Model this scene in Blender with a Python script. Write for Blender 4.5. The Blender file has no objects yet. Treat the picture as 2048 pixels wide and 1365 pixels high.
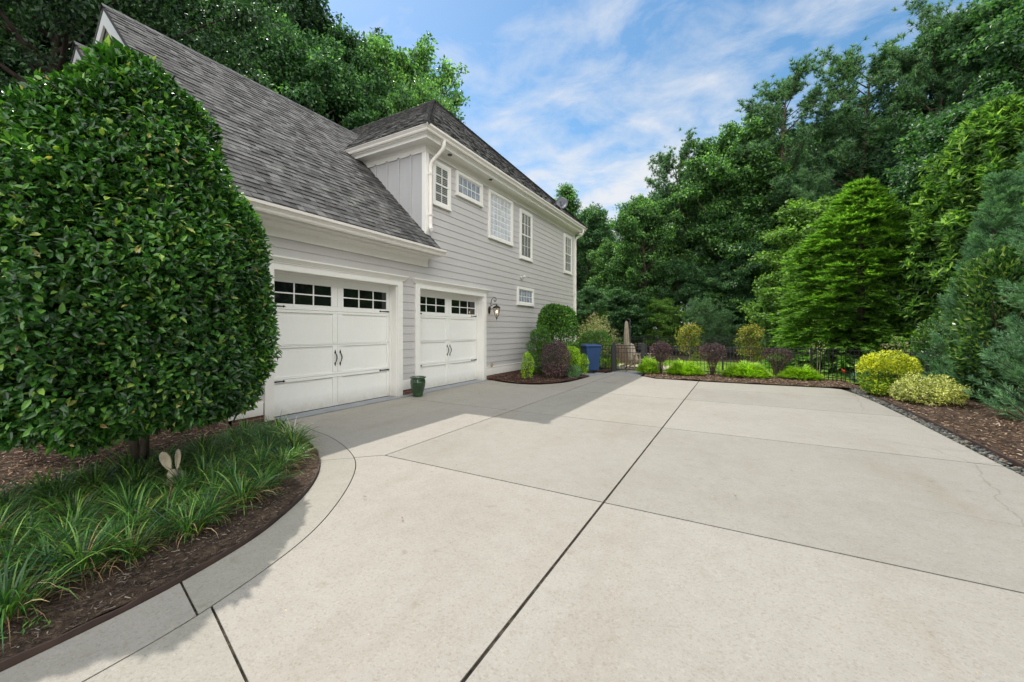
import bpy, bmesh, math, random
import numpy as np
from mathutils import Vector, Matrix
R = math.radians
random.seed(7)
rng = np.random.default_rng(11)
scene = bpy.context.scene
col = scene.collection
# ------------------------------------------------------------------ camera geometry helpers
TH = math.atan2(454, 801); CT, ST = math.cos(TH), math.sin(TH); CH = 1.45
def at(px, D):
    """ground point (x, y) in a given viewing direction at D metres of depth"""
    a = (px - 1024) / 801
    return (D * (a * CT - ST), D * (a * ST + CT))
# ------------------------------------------------------------------ object helpers
def tag(o, label=None, cat=None, group=None, kind=None):
    if label: o['label'] = label
    if cat: o['category'] = cat
    if group: o['group'] = group
    if kind: o['kind'] = kind
    return o
def empty(name, loc=(0, 0, 0), rz=0.0, label=None, cat=None, group=None, parent=None):
    o = bpy.data.objects.new(name, None); col.objects.link(o)
    o.location = loc; o.rotation_euler = (0, 0, rz); o.empty_display_size = .1
    if parent: o.parent = parent
    return tag(o, label, cat, group)
def link(name, me, mat=None, parent=None):
    o = bpy.data.objects.new(name, me); col.objects.link(o)
    if mat is not None:
        me.materials.clear(); me.materials.append(mat)
    if parent: o.parent = parent
    return o
def copy_tree(o, parent=None, root=True):
    c = o.copy(); col.objects.link(c); c.parent = parent
    for ch in list(o.children): copy_tree(ch, c, False)
    return c
def np_mesh(name, V, F, totals=None, smooth=False):
    V = np.asarray(V, dtype=np.float32).reshape(-1, 3)
    me = bpy.data.meshes.new(name)
    if totals is None:
        F = np.asarray(F, dtype=np.int32); k = F.shape[1]
        totals = np.full(len(F), k, dtype=np.int32); F = F.reshape(-1)
    else:
        F = np.asarray(F, dtype=np.int32); totals = np.asarray(totals, dtype=np.int32)
    me.vertices.add(len(V)); me.vertices.foreach_set('co', V.reshape(-1))
    me.loops.add(len(F)); me.loops.foreach_set('vertex_index', F)
    me.polygons.add(len(totals))
    st = np.zeros(len(totals), dtype=np.int32); st[1:] = np.cumsum(totals)[:-1]
    me.polygons.foreach_set('loop_start', st); me.polygons.foreach_set('loop_total', totals)
    me.polygons.foreach_set('use_smooth', np.full(len(totals), smooth, dtype=bool))
    me.update(calc_edges=True); me.validate()
    return me
class MB:
    """collects shapes; build() links them as one mesh object"""
    def __init__(s): s.v = []; s.f = []
    def add(s, vs, fs):
        n = len(s.v); s.v += [tuple(v) for v in vs]; s.f += [tuple(i + n for i in f) for f in fs]; return s
    def quad(s, a, b, c, d): return s.add([a, b, c, d], [(0, 1, 2, 3)])
    def box(s, x0, x1, y0, y1, z0, z1):
        return s.add([(x0,y0,z0),(x1,y0,z0),(x1,y1,z0),(x0,y1,z0),(x0,y0,z1),(x1,y0,z1),(x1,y1,z1),(x0,y1,z1)],
                     [(0,3,2,1),(4,5,6,7),(0,1,5,4),(1,2,6,5),(2,3,7,6),(3,0,4,7)])
    def tube(s, pts, rad, n=8, cap=True, sx=1.0):
        pts = [Vector(p) for p in pts]; m = len(pts)
        if not hasattr(rad, '__len__'): rad = [rad] * m
        vs, fs = [], []
        prev = None
        for i, p in enumerate(pts):
            d = (pts[min(i + 1, m - 1)] - pts[max(i - 1, 0)]).normalized()
            if prev is None:
                u = d.orthogonal().normalized() if abs(d.z) > .95 else d.cross(Vector((0, 0, 1))).normalized()
            else:
                u = (prev - d * prev.dot(d)).normalized()
            prev = u; w = d.cross(u)
            for k in range(n):
                t = 2 * math.pi * k / n
                vs.append(p + (u * math.cos(t) * sx + w * math.sin(t)) * rad[i])
        for i in range(m - 1):
            for k in range(n):
                k2 = (k + 1) % n
                fs.append((i*n+k, i*n+k2, (i+1)*n+k2, (i+1)*n+k))
        if cap: fs += [tuple(range(n))[::-1], tuple((m-1)*n+k for k in range(n))]
        return s.add(vs, fs)
    def lathe(s, c, prof, n=24):
        vs, fs = [], []
        for r, z in prof:
            for k in range(n):
                t = 2 * math.pi * k / n
                vs.append((c[0] + r * math.cos(t), c[1] + r * math.sin(t), c[2] + z))
        for i in range(len(prof) - 1):
            for k in range(n):
                k2 = (k + 1) % n
                fs.append((i*n+k, i*n+k2, (i+1)*n+k2, (i+1)*n+k))
        return s.add(vs, fs)
    def mesh(s, name, smooth=False, bevel=0, tri=False):
        me = bpy.data.meshes.new(name); me.from_pydata(s.v, [], s.f); me.update()
        if bevel or tri:
            bm = bmesh.new(); bm.from_mesh(me)
            if bevel:
                bmesh.ops.remove_doubles(bm, verts=bm.verts, dist=1e-6)
                bmesh.ops.bevel(bm, geom=[e for e in bm.edges if e.is_manifold and e.calc_face_angle(0) > .5], offset=bevel, segments=1, affect='EDGES', profile=.7)
            if tri: bmesh.ops.triangulate(bm, faces=bm.faces)
            bm.to_mesh(me); bm.free()
        if smooth:
            for p in me.polygons: p.use_smooth = True
        return me
    def build(s, name, mat, parent=None, smooth=False, bevel=0):
        return link(name, s.mesh(name, smooth, bevel), mat, parent)
# ------------------------------------------------------------------ materials
def new_mat(name):
    m = bpy.data.materials.new(name); m.use_nodes = True
    nt = m.node_tree; nt.nodes.clear()
    out = nt.nodes.new('ShaderNodeOutputMaterial')
    return m, nt, out
def nd(nt, typ, **kw):
    n = nt.nodes.new(typ)
    for k, v in kw.items():
        if k.startswith('i_'):
            key = k[2:].replace('_', ' ')
            n.inputs[key].default_value = v
        else: setattr(n, k, v)
    return n
def ramp(nt, stops, interp='LINEAR'):
    r = nt.nodes.new('ShaderNodeValToRGB'); r.color_ramp.interpolation = interp
    e = r.color_ramp.elements
    while len(e) < len(stops): e.new(.5)
    for el, (p, c) in zip(e, stops):
        el.position = p; el.color = (*c, 1) if len(c) == 3 else c
    return r
def mix(nt, a, b, fac, blend='MIX'):
    n = nt.nodes.new('ShaderNodeMix'); n.data_type = 'RGBA'; n.blend_type = blend
    for sock, v in ((n.inputs[0], fac), (n.inputs[6], a), (n.inputs[7], b)):
        if hasattr(v, 'is_linked') or hasattr(v, 'links'): nt.links.new(v, sock)
        elif isinstance(v, (int, float)): sock.default_value = v
        else: sock.default_value = (*v, 1) if len(v) == 3 else v
    return n.outputs[2]
def noise(nt, scale, detail=4, rough=.55, coord='Object', vec=None, dist=0):
    n = nd(nt, 'ShaderNodeTexNoise'); n.inputs['Scale'].default_value = scale
    n.inputs['Detail'].default_value = detail; n.inputs['Roughness'].default_value = rough
    n.inputs['Distortion'].default_value = dist
    if vec is None:
        tc = nd(nt, 'ShaderNodeTexCoord'); vec = tc.outputs[coord]
    nt.links.new(vec, n.inputs['Vector']); return n
def plain(name, c, rough=.6, spec=.5, metal=0, var=.12, scale=3, bump=0, bscale=60, coat=0):
    m, nt, out = new_mat(name)
    b = nd(nt, 'ShaderNodeBsdfPrincipled')
    n = noise(nt, scale, 5)
    r = ramp(nt, [(.3, [x * (1 - var) for x in c]), (.7, [min(1, x * (1 + var)) for x in c])])
    nt.links.new(n.outputs['Fac'], r.inputs[0]); nt.links.new(r.outputs[0], b.inputs['Base Color'])
    b.inputs['Roughness'].default_value = rough; b.inputs['Metallic'].default_value = metal
    b.inputs['Specular IOR Level'].default_value = spec; b.inputs['Coat Weight'].default_value = coat
    if bump:
        n2 = noise(nt, bscale, 3); bp = nd(nt, 'ShaderNodeBump'); bp.inputs['Strength'].default_value = bump; bp.inputs['Distance'].default_value = .01
        nt.links.new(n2.outputs['Fac'], bp.inputs['Height']); nt.links.new(bp.outputs[0], b.inputs['Normal'])
    nt.links.new(b.outputs[0], out.inputs[0]); return m
GAIN = 1.6
def leafmat(name, stops, rough=.5, trans=.35, spec=.4, tmul=(1.5, 1.7, .7), clump=1.2):
    m, nt, out = new_mat(name)
    g = nd(nt, 'ShaderNodeNewGeometry')
    r = ramp(nt, [(p, [min(.85, x * GAIN * (.72 + .6 * p)) for x in c]) for p, c in stops]); nt.links.new(g.outputs['Random Per Island'], r.inputs[0])
    n = noise(nt, clump, 2); r2 = ramp(nt, [(.32, (.62, .66, .68)), (.68, (1.32, 1.28, 1.12))])
    nt.links.new(n.outputs['Fac'], r2.inputs[0])
    c = mix(nt, r.outputs[0], r2.outputs[0], 1.0, 'MULTIPLY')
    b = nd(nt, 'ShaderNodeBsdfPrincipled'); b.inputs['Roughness'].default_value = rough
    b.inputs['Specular IOR Level'].default_value = spec
    nt.links.new(c, b.inputs['Base Color'])
    t = nd(nt, 'ShaderNodeBsdfTranslucent')
    tc = mix(nt, c, tmul, 1.0, 'MULTIPLY'); nt.links.new(tc, t.inputs['Color'])
    ms = nd(nt, 'ShaderNodeMixShader'); ms.inputs[0].default_value = trans
    nt.links.new(b.outputs[0], ms.inputs[1]); nt.links.new(t.outputs[0], ms.inputs[2])
    nt.links.new(ms.outputs[0], out.inputs[0]); return m
def island_mat(name, stops, rough=.8, spec=.3, bump=0, bscale=200, nscale=0):
    m, nt, out = new_mat(name)
    g = nd(nt, 'ShaderNodeNewGeometry'); r = ramp(nt, stops); nt.links.new(g.outputs['Random Per Island'], r.inputs[0])
    c = r.outputs[0]
    if nscale:
        n = noise(nt, nscale, 5); r2 = ramp(nt, [(.3, (.75, .75, .75)), (.7, (1.25, 1.25, 1.25))]); nt.links.new(n.outputs['Fac'], r2.inputs[0])
        c = mix(nt, c, r2.outputs[0], 1.0, 'MULTIPLY')
    b = nd(nt, 'ShaderNodeBsdfPrincipled'); b.inputs['Roughness'].default_value = rough; b.inputs['Specular IOR Level'].default_value = spec
    nt.links.new(c, b.inputs['Base Color'])
    if bump:
        n2 = noise(nt, bscale, 3); bp = nd(nt, 'ShaderNodeBump'); bp.inputs['Strength'].default_value = bump; bp.inputs['Distance'].default_value = .01
        nt.links.new(n2.outputs['Fac'], bp.inputs['Height']); nt.links.new(bp.outputs[0], b.inputs['Normal'])
    nt.links.new(b.outputs[0], out.inputs[0]); return m
def concrete_mat():
    m, nt, out = new_mat('concrete')
    tc = nd(nt, 'ShaderNodeTexCoord'); v = tc.outputs['Object']
    g = nd(nt, 'ShaderNodeNewGeometry')
    base = ramp(nt, [(0, (.288, .272, .236)), (.35, (.320, .297, .260)), (.7, (.325, .305, .268)), (1, (.298, .282, .240))])
    nt.links.new(g.outputs['Random Per Island'], base.inputs[0])
    n1 = noise(nt, .55, 6, .6, vec=v); r1 = ramp(nt, [(.28, (.90, .89, .87)), (.5, (1, 1, 1)), (.75, (1.04, 1.04, 1.04))]); nt.links.new(n1.outputs['Fac'], r1.inputs[0])
    c = mix(nt, base.outputs[0], r1.outputs[0], 1, 'MULTIPLY')
    n2 = noise(nt, 6, 5, .65, vec=v, dist=.4); r2 = ramp(nt, [(.3, (.95, .945, .935)), (.6, (1.02, 1.02, 1.02))]); nt.links.new(n2.outputs['Fac'], r2.inputs[0])
    c = mix(nt, c, r2.outputs[0], 1, 'MULTIPLY')
    # exposed aggregate
    vo = nd(nt, 'ShaderNodeTexVoronoi'); vo.inputs['Scale'].default_value = 95; nt.links.new(v, vo.inputs['Vector'])
    r3 = ramp(nt, [(0, (.62, .55, .48)), (.12, (.85, .8, .75)), (.3, (1, 1, 1)), (.85, (1.02, 1.02, 1.02)), (1, (1.25, 1.25, 1.22))])
    sx = nd(nt, 'ShaderNodeSeparateColor'); nt.links.new(vo.outputs['Color'], sx.inputs[0]); nt.links.new(sx.outputs[0], r3.inputs[0])
    c = mix(nt, c, mix(nt, (1, 1, 1), r3.outputs[0], .36), 1, 'MULTIPLY')
    # rusty / dark specks
    n4 = noise(nt, 160, 2, .5, vec=v); r4 = ramp(nt, [(.30, (.55, .5, .45)), (.38, (1, 1, 1))]); nt.links.new(n4.outputs['Fac'], r4.inputs[0])
    c = mix(nt, c, r4.outputs[0], .5, 'MULTIPLY')
    # broad tyre / water stains
    mp = nd(nt, 'ShaderNodeMapping'); mp.inputs['Scale'].default_value = (1.1, .22, 1); nt.links.new(v, mp.inputs[0])
    n5 = noise(nt, 1.3, 5, .6, vec=mp.outputs[0]); r5 = ramp(nt, [(.55, (1, 1, 1)), (.75, (.90, .86, .80))]); nt.links.new(n5.outputs['Fac'], r5.inputs[0])
    c = mix(nt, c, r5.outputs[0], .8, 'MULTIPLY')
    n6 = noise(nt, 7, 3, .5, vec=v); r6 = ramp(nt, [(.66, (1, 1, 1)), (.74, (.84, .80, .74))]); nt.links.new(n6.outputs['Fac'], r6.inputs[0])
    c = mix(nt, c, r6.outputs[0], .8, 'MULTIPLY')
    # cracks near the right edge
    vc = nd(nt, 'ShaderNodeTexVoronoi'); vc.feature = 'DISTANCE_TO_EDGE'; vc.inputs['Scale'].default_value = .38
    nw = noise(nt, 2.5, 5, .6, vec=v); add = nd(nt, 'ShaderNodeVectorMath', operation='ADD'); nt.links.new(v, add.inputs[0])
    sc = nd(nt, 'ShaderNodeVectorMath', operation='SCALE'); sc.inputs['Scale'].default_value = .22; nt.links.new(nw.outputs['Color'], sc.inputs[0]); nt.links.new(sc.outputs[0], add.inputs[1])
    nt.links.new(add.outputs[0], vc.inputs['Vector'])
    rc = ramp(nt, [(0, (.35, .3, .26)), (.0015, (.6, .56, .5)), (.0035, (1, 1, 1))]); nt.links.new(vc.outputs['Distance'], rc.inputs[0])
    sp = nd(nt, 'ShaderNodeSeparateXYZ'); nt.links.new(v, sp.inputs[0])
    mr = nd(nt, 'ShaderNodeMapRange'); mr.inputs[1].default_value = .9; mr.inputs[2].default_value = 1.9; nt.links.new(sp.outputs[0], mr.inputs[0])
    mm = nd(nt, 'ShaderNodeMath', operation='MULTIPLY'); nt.links.new(mr.outputs[0], mm.inputs[0]); mm.inputs[1].default_value = .38
    c = mix(nt, c, mix(nt, (1, 1, 1), rc.outputs[0], mm.outputs[0]), 1, 'MULTIPLY')
    b = nd(nt, 'ShaderNodeBsdfPrincipled'); b.inputs['Roughness'].default_value = .85; b.inputs['Specular IOR Level'].default_value = .25
    nt.links.new(c, b.inputs['Base Color'])
    nb = noise(nt, 120, 4, .6, vec=v); bp = nd(nt, 'ShaderNodeBump'); bp.inputs['Strength'].default_value = .35; bp.inputs['Distance'].default_value = .006
    nt.links.new(nb.outputs['Fac'], bp.inputs['Height']); nt.links.new(bp.outputs[0], b.inputs['Normal'])
    nt.links.new(b.outputs[0], out.inputs[0]); return m
def ground_mat(name, stops, s1, s2, bump=.8, bscale=25):
    m, nt, out = new_mat(name)
    n = noise(nt, s1, 8, .7); r = ramp(nt, stops); nt.links.new(n.outputs['Fac'], r.inputs[0])
    n2 = noise(nt, s2, 4, .6); r2 = ramp(nt, [(.3, (.6, .6, .6)), (.7, (1.35, 1.35, 1.3))]); nt.links.new(n2.outputs['Fac'], r2.inputs[0])
    c = mix(nt, r.outputs[0], r2.outputs[0], 1, 'MULTIPLY')
    b = nd(nt, 'ShaderNodeBsdfPrincipled'); b.inputs['Roughness'].default_value = .95; b.inputs['Specular IOR Level'].default_value = .1
    nt.links.new(c, b.inputs['Base Color'])
    nb = noise(nt, bscale, 6, .7); bp = nd(nt, 'ShaderNodeBump'); bp.inputs['Strength'].default_value = bump; bp.inputs['Distance'].default_value = .03
    nt.links.new(nb.outputs['Fac'], bp.inputs['Height']); nt.links.new(bp.outputs[0], b.inputs['Normal'])
    nt.links.new(b.outputs[0], out.inputs[0]); return m
def paint_mat(name, c, rough=.45, streak=.06, grime=(.80, .76, .68)):
    m, nt, out = new_mat(name)
    tc = nd(nt, 'ShaderNodeTexCoord'); mp = nd(nt, 'ShaderNodeMapping'); mp.inputs['Scale'].default_value = (6, 6, .6); nt.links.new(tc.outputs['Object'], mp.inputs[0])
    n = noise(nt, 1.4, 6, .65, vec=mp.outputs[0]); r = ramp(nt, [(.35, grime), (.62, (1, 1, 1))]); nt.links.new(n.outputs['Fac'], r.inputs[0])
    n2 = noise(nt, 1.2, 4); r2 = ramp(nt, [(.3, [x * (1 - streak) for x in c]), (.7, c)]); nt.links.new(n2.outputs['Fac'], r2.inputs[0])
    cc = mix(nt, r2.outputs[0], r.outputs[0], .15, 'MULTIPLY')
    # splash dirt on the lowest boards
    sz = nd(nt, 'ShaderNodeSeparateXYZ'); nt.links.new(tc.outputs['Object'], sz.inputs[0]); mz = nd(nt, 'ShaderNodeMapRange'); mz.inputs[1].default_value = .28; mz.inputs[2].default_value = .0; nt.links.new(sz.outputs[2], mz.inputs[0])
    ng = noise(nt, 9, 6, .7); mg = nd(nt, 'ShaderNodeMath', operation='MULTIPLY'); nt.links.new(mz.outputs[0], mg.inputs[0]); nt.links.new(ng.outputs['Fac'], mg.inputs[1])
    cc = mix(nt, cc, (.40, .37, .31), mg.outputs[0])
    nj = noise(nt, 14, 5, .7); rj = ramp(nt, [(.3, (.975, .97, .96)), (.6, (1, 1, 1))]); nt.links.new(nj.outputs['Fac'], rj.inputs[0]); cc = mix(nt, cc, rj.outputs[0], 1, 'MULTIPLY')
    b = nd(nt, 'ShaderNodeBsdfPrincipled'); b.inputs['Roughness'].default_value = rough; b.inputs['Specular IOR Level'].default_value = .35
    nt.links.new(cc, b.inputs['Base Color']); nt.links.new(b.outputs[0], out.inputs[0]); return m
def brick_mat():
    m, nt, out = new_mat('brick')
    tc = nd(nt, 'ShaderNodeTexCoord'); sp = nd(nt, 'ShaderNodeSeparateXYZ'); nt.links.new(tc.outputs['Object'], sp.inputs[0])
    ad = nd(nt, 'ShaderNodeMath', operation='ADD'); nt.links.new(sp.outputs[0], ad.inputs[0]); nt.links.new(sp.outputs[1], ad.inputs[1])
    cb = nd(nt, 'ShaderNodeCombineXYZ'); nt.links.new(ad.outputs[0], cb.inputs[0]); nt.links.new(sp.outputs[2], cb.inputs[1])
    br = nd(nt, 'ShaderNodeTexBrick'); br.inputs['Scale'].default_value = 1; br.inputs['Brick Width'].default_value = .2; br.inputs['Row Height'].default_value = .068; br.inputs['Mortar Size'].default_value = .005
    br.inputs['Color1'].default_value = (.17, .065, .045, 1); br.inputs['Color2'].default_value = (.10, .045, .035, 1); br.inputs['Mortar'].default_value = (.25, .22, .19, 1)
    nt.links.new(cb.outputs[0], br.inputs['Vector'])
    b = nd(nt, 'ShaderNodeBsdfPrincipled'); b.inputs['Roughness'].default_value = .9
    nt.links.new(br.outputs['Color'], b.inputs['Base Color']); nt.links.new(b.outputs[0], out.inputs[0]); return m
def glass_mat(name, tint=(.9, .93, .95), refl=.12):
    m, nt, out = new_mat(name)
    t = nd(nt, 'ShaderNodeBsdfTransparent'); t.inputs[0].default_value = (*tint, 1)
    g = nd(nt, 'ShaderNodeBsdfGlossy'); g.inputs['Roughness'].default_value = .02; g.inputs['Color'].default_value = (1, 1, 1, 1)
    f = nd(nt, 'ShaderNodeLayerWeight'); f.inputs[0].default_value = .5; pw_ = nd(nt, 'ShaderNodeMath', operation='POWER'); nt.links.new(f.outputs['Facing'], pw_.inputs[0]); pw_.inputs[1].default_value = 4.0
    ad = nd(nt, 'ShaderNodeMath', operation='ADD'); nt.links.new(pw_.outputs[0], ad.inputs[0]); ad.inputs[1].default_value = refl
    ms = nd(nt, 'ShaderNodeMixShader'); nt.links.new(ad.outputs[0], ms.inputs[0]); nt.links.new(t.outputs[0], ms.inputs[1]); nt.links.new(g.outputs[0], ms.inputs[2])
    nt.links.new(ms.outputs[0], out.inputs[0]); return m
M = {}
M['concrete'] = concrete_mat()
M['apron'] = plain('apron_concrete', (.27, .28, .29), .85, .2, var=.12, scale=4, bump=.3)
M['joint'] = ground_mat('joint_filler', [(.3, (.018, .016, .013)), (.5, (.045, .038, .03)), (.72, (.14, .11, .075))], 30, 4)
M['mulch'] = ground_mat('mulch', [(.3, (.03, .022, .017)), (.5, (.08, .056, .041)), (.7, (.17, .12, .085))], 22, 2.2, 1, 30)
M['mulch_red'] = ground_mat('red_mulch', [(.3, (.03, .012, .009)), (.5, (.075, .03, .02)), (.7, (.14, .065, .04))], 22, 2.2, 1, 30)
M['chips'] = island_mat('mulch_chips', [(0, (.035, .02, .014)), (.4, (.12, .07, .045)), (.75, (.24, .155, .095)), (.93, (.40, .29, .19)), (1, (.52, .42, .31))], .9)
M['chips_dark'] = island_mat('dark_mulch_chips', [(0, (.025, .018, .015)), (.5, (.065, .047, .037)), (.85, (.13, .10, .08)), (1, (.28, .23, .18))], .9)
M['slate'] = island_mat('slate_chips', [(0, (.07, .08, .075)), (.4, (.13, .15, .14)), (.7, (.20, .20, .17)), (.85, (.20, .14, .09)), (1, (.34, .31, .26))], .6)
M['forest_floor'] = ground_mat('forest_floor', [(.3, (.02, .018, .01)), (.55, (.05, .045, .022)), (.7, (.06, .075, .025))], 2.5, .4)
M['lawn'] = ground_mat('lawn', [(.3, (.09, .15, .02)), (.55, (.15, .24, .035)), (.75, (.22, .30, .06))], 8, .7, 1, 50)
M['siding'] = paint_mat('siding_paint', (.545, .528, .522), .55, .04, (.90, .89, .88))
M['batten'] = paint_mat('batten_paint', (.49, .485, .50), .55, .04)
M['trim'] = paint_mat('trim_paint', (.86, .845, .81), .4, .03, (.90, .88, .84))
M['door'] = paint_mat('door_paint', (.88, .88, .855), .4, .03, (.93, .91, .86))
M['gutter'] = paint_mat('gutter_paint', (.82, .785, .745), .35, .05, (.8, .76, .7))
M['shingle'] = island_mat('shingles', [(0, (.058, .057, .056)), (.3, (.082, .080, .078)), (.7, (.115, .113, .110)), (1, (.155, .153, .148))], .95, .15, .5, 300, 5)
M['ridge'] = island_mat('ridge_shingles', [(0, (.06, .06, .063)), (1, (.13, .13, .133))], .95, .15, .5, 300)
M['brick'] = brick_mat()
M['iron'] = plain('black_iron', (.012, .012, .013), .45, .5, .3)
M['fence'] = plain('black_fence_metal', (.018, .019, .022), .35, .5, .2)
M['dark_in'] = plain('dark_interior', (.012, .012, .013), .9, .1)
M['glass'] = glass_mat('window_glass')
M['dglass'] = plain('dark_glass', (.006, .008, .008), .04, .7, var=.0, scale=1)
M['blind'] = plain('blind_slats', (.50, .49, .45), .6)
M['gblock'] = plain('glass_block', (.30, .34, .40), .12, .8, var=.35, scale=9)
M['gblock_w'] = plain('frosted_glass_block', (.58, .61, .66), .12, .8, var=.22, scale=7)
M['pot'] = plain('green_glaze', (.012, .045, .014), .12, .6, var=.3, scale=8, coat=.6)
M['bin'] = plain('blue_plastic', (.012, .05, .15), .4, .5, var=.15)
M['blackp'] = plain('black_plastic', (.015, .015, .016), .5)
M['edging'] = plain('rusty_edging', (.05, .03, .024), .6, .4, var=.35, scale=6)
M['canvas'] = plain('beige_canvas', (.32, .275, .21), .9, .1, var=.2, scale=8)
M['adirondack'] = plain('weathered_wood', (.30, .22, .15), .8, .2, var=.25, scale=10)
M['paleadi'] = plain('pale_wood', (.45, .38, .30), .8, .2, var=.2, scale=10)
M['stone'] = plain('pale_stone', (.42, .37, .28), .9, .2, var=.25, scale=14, bump=.6)
M['stepstone'] = plain('step_stone', (.17, .13, .085), .9, .2, var=.3, scale=7, bump=.8, bscale=20)
M['dish'] = plain('grey_dish', (.09, .095, .11), .5, .4)
M['tan'] = plain('tan_cap', (.38, .27, .14), .5)
M['redp'] = plain('red_paint', (.45, .04, .015), .4)
M['bark'] = plain('bark', (.085, .07, .055), .95, .1, var=.45, scale=5, bump=1, bscale=12)
M['deepbark'] = plain('dark_bark', (.035, .028, .023), .95, .1, var=.45, scale=5, bump=1, bscale=12)
M['pinebark'] = plain('pine_bark', (.13, .095, .075), .95, .1, var=.5, scale=4, bump=1, bscale=10)
M['twig'] = plain('twig_bark', (.10, .075, .055), .9, .1, var=.3, scale=9)
M['paletwig'] = plain('pale_bark', (.36, .28, .19), .8, .2, var=.2, scale=9)
G = {}
G['holly'] = leafmat('holly_leaves', [(0, (.010, .037, .009)), (.4, (.019, .068, .013)), (.78, (.035, .106, .017)), (.94, (.075, .17, .028)), (.988, (.17, .24, .045)), (1, (.24, .14, .07))], .26, .22, .5)
G['oak'] = leafmat('broad_leaves', [(0, (.024, .065, .022)), (.5, (.048, .12, .038)), (.9, (.10, .195, .06)), (1, (.17, .26, .10))], .4, .42, .5)
G['dark'] = leafmat('dark_leaves', [(0, (.015, .048, .02)), (.6, (.034, .092, .036)), (1, (.085, .165, .065))], .42, .38, .5)
G['light'] = leafmat('light_leaves', [(0, (.05, .10, .022)), (.5, (.085, .165, .035)), (1, (.15, .25, .055))], .45, .35)
G['deep'] = leafmat('shade_darkened_leaves', [(0, (.008, .026, .012)), (.6, (.018, .048, .022)), (1, (.04, .08, .035))], .5, .3)  # leaf colour darkened to stand in for the left trees' shaded side
G['pine'] = leafmat('pine_needles', [(0, (.024, .066, .034)), (.5, (.048, .112, .055)), (1, (.10, .18, .08))], .5, .28)
G['thuja'] = leafmat('thuja_fronds', [(0, (.028, .075, .014)), (.4, (.060, .14, .022)), (.8, (.12, .225, .036)), (1, (.20, .32, .06))], .5, .35)
G['cedar'] = leafmat('cedar_sprays', [(0, (.04, .10, .05)), (.5, (.085, .18, .092)), (1, (.17, .29, .15))], .6, .3, .3, (1.2, 1.4, .9))
G['magnolia'] = leafmat('magnolia_leaves', [(0, (.028, .075, .018)), (.5, (.062, .14, .030)), (.85, (.12, .215, .045)), (1, (.24, .33, .09))], .34, .32, .5)
G['camellia'] = leafmat('camellia_leaves', [(0, (.015, .05, .014)), (.55, (.042, .105, .026)), (.9, (.10, .17, .04)), (1, (.18, .20, .06))], .22, .2, .6)
G['purple'] = leafmat('purple_leaves', [(0, (.022, .013, .018)), (.5, (.045, .026, .032)), (.85, (.10, .062, .066)), (1, (.20, .135, .13))], .4, .18, .5, (1.3, .8, .9))
G['lime'] = leafmat('lime_sprays', [(0, (.07, .14, .008)), (.5, (.15, .28, .016)), (1, (.30, .43, .035))], .55, .3)
G['yellow'] = leafmat('yellow_leaves', [(0, (.07, .15, .01)), (.3, (.25, .32, .015)), (.7, (.56, .49, .02)), (1, (.68, .46, .03))], .45, .25, .4, (1.3, 1.3, .6))
G['ygreen'] = leafmat('yellow_green_leaves', [(0, (.04, .10, .008)), (.5, (.10, .19, .012)), (.8, (.26, .33, .02)), (1, (.5, .45, .03))], .45, .25)
G['pale'] = leafmat('pale_yellow_leaves', [(0, (.08, .13, .02)), (.35, (.26, .30, .06)), (.8, (.50, .47, .15)), (1, (.60, .48, .24))], .5, .25, .4, (1.3, 1.3, .7))
G['hedge'] = leafmat('hedge_leaves', [(0, (.02, .06, .012)), (.5, (.04, .11, .016)), (1, (.09, .19, .025))], .4, .25)
G['nandina'] = leafmat('nandina_leaves', [(0, (.10, .19, .04)), (.4, (.22, .30, .09)), (.7, (.44, .40, .25)), (1, (.52, .30, .22))], .5, .3, .4, (1.3, 1.3, .8))
G['crape'] = leafmat('crape_leaves', [(0, (.05, .11, .018)), (.5, (.11, .17, .025)), (.82, (.22, .22, .03)), (1, (.38, .18, .04))], .45, .35, .4, (1.3, 1.3, .6))
G['grass'] = leafmat('strap_leaves', [(0, (.016, .055, .02)), (.4, (.034, .10, .026)), (.75, (.072, .165, .03)), (1, (.18, .27, .05))], .36, .3, .5, clump=.5)
G['pgrass'] = leafmat('bleached_strap_leaves', [(0, (.12, .2, .07)), (.4, (.42, .44, .30)), (1, (.75, .72, .56))], .4, .3)
G['dry'] = leafmat('dry_leaves', [(0, (.06, .038, .022)), (.6, (.17, .11, .06)), (1, (.34, .25, .15))], .8, .15, .2, (1.2, 1.1, .9))
G['turf'] = leafmat('turf_blades', [(0, (.10, .17, .02)), (.5, (.17, .28, .035)), (1, (.28, .38, .07))], .6, .3)
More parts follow.
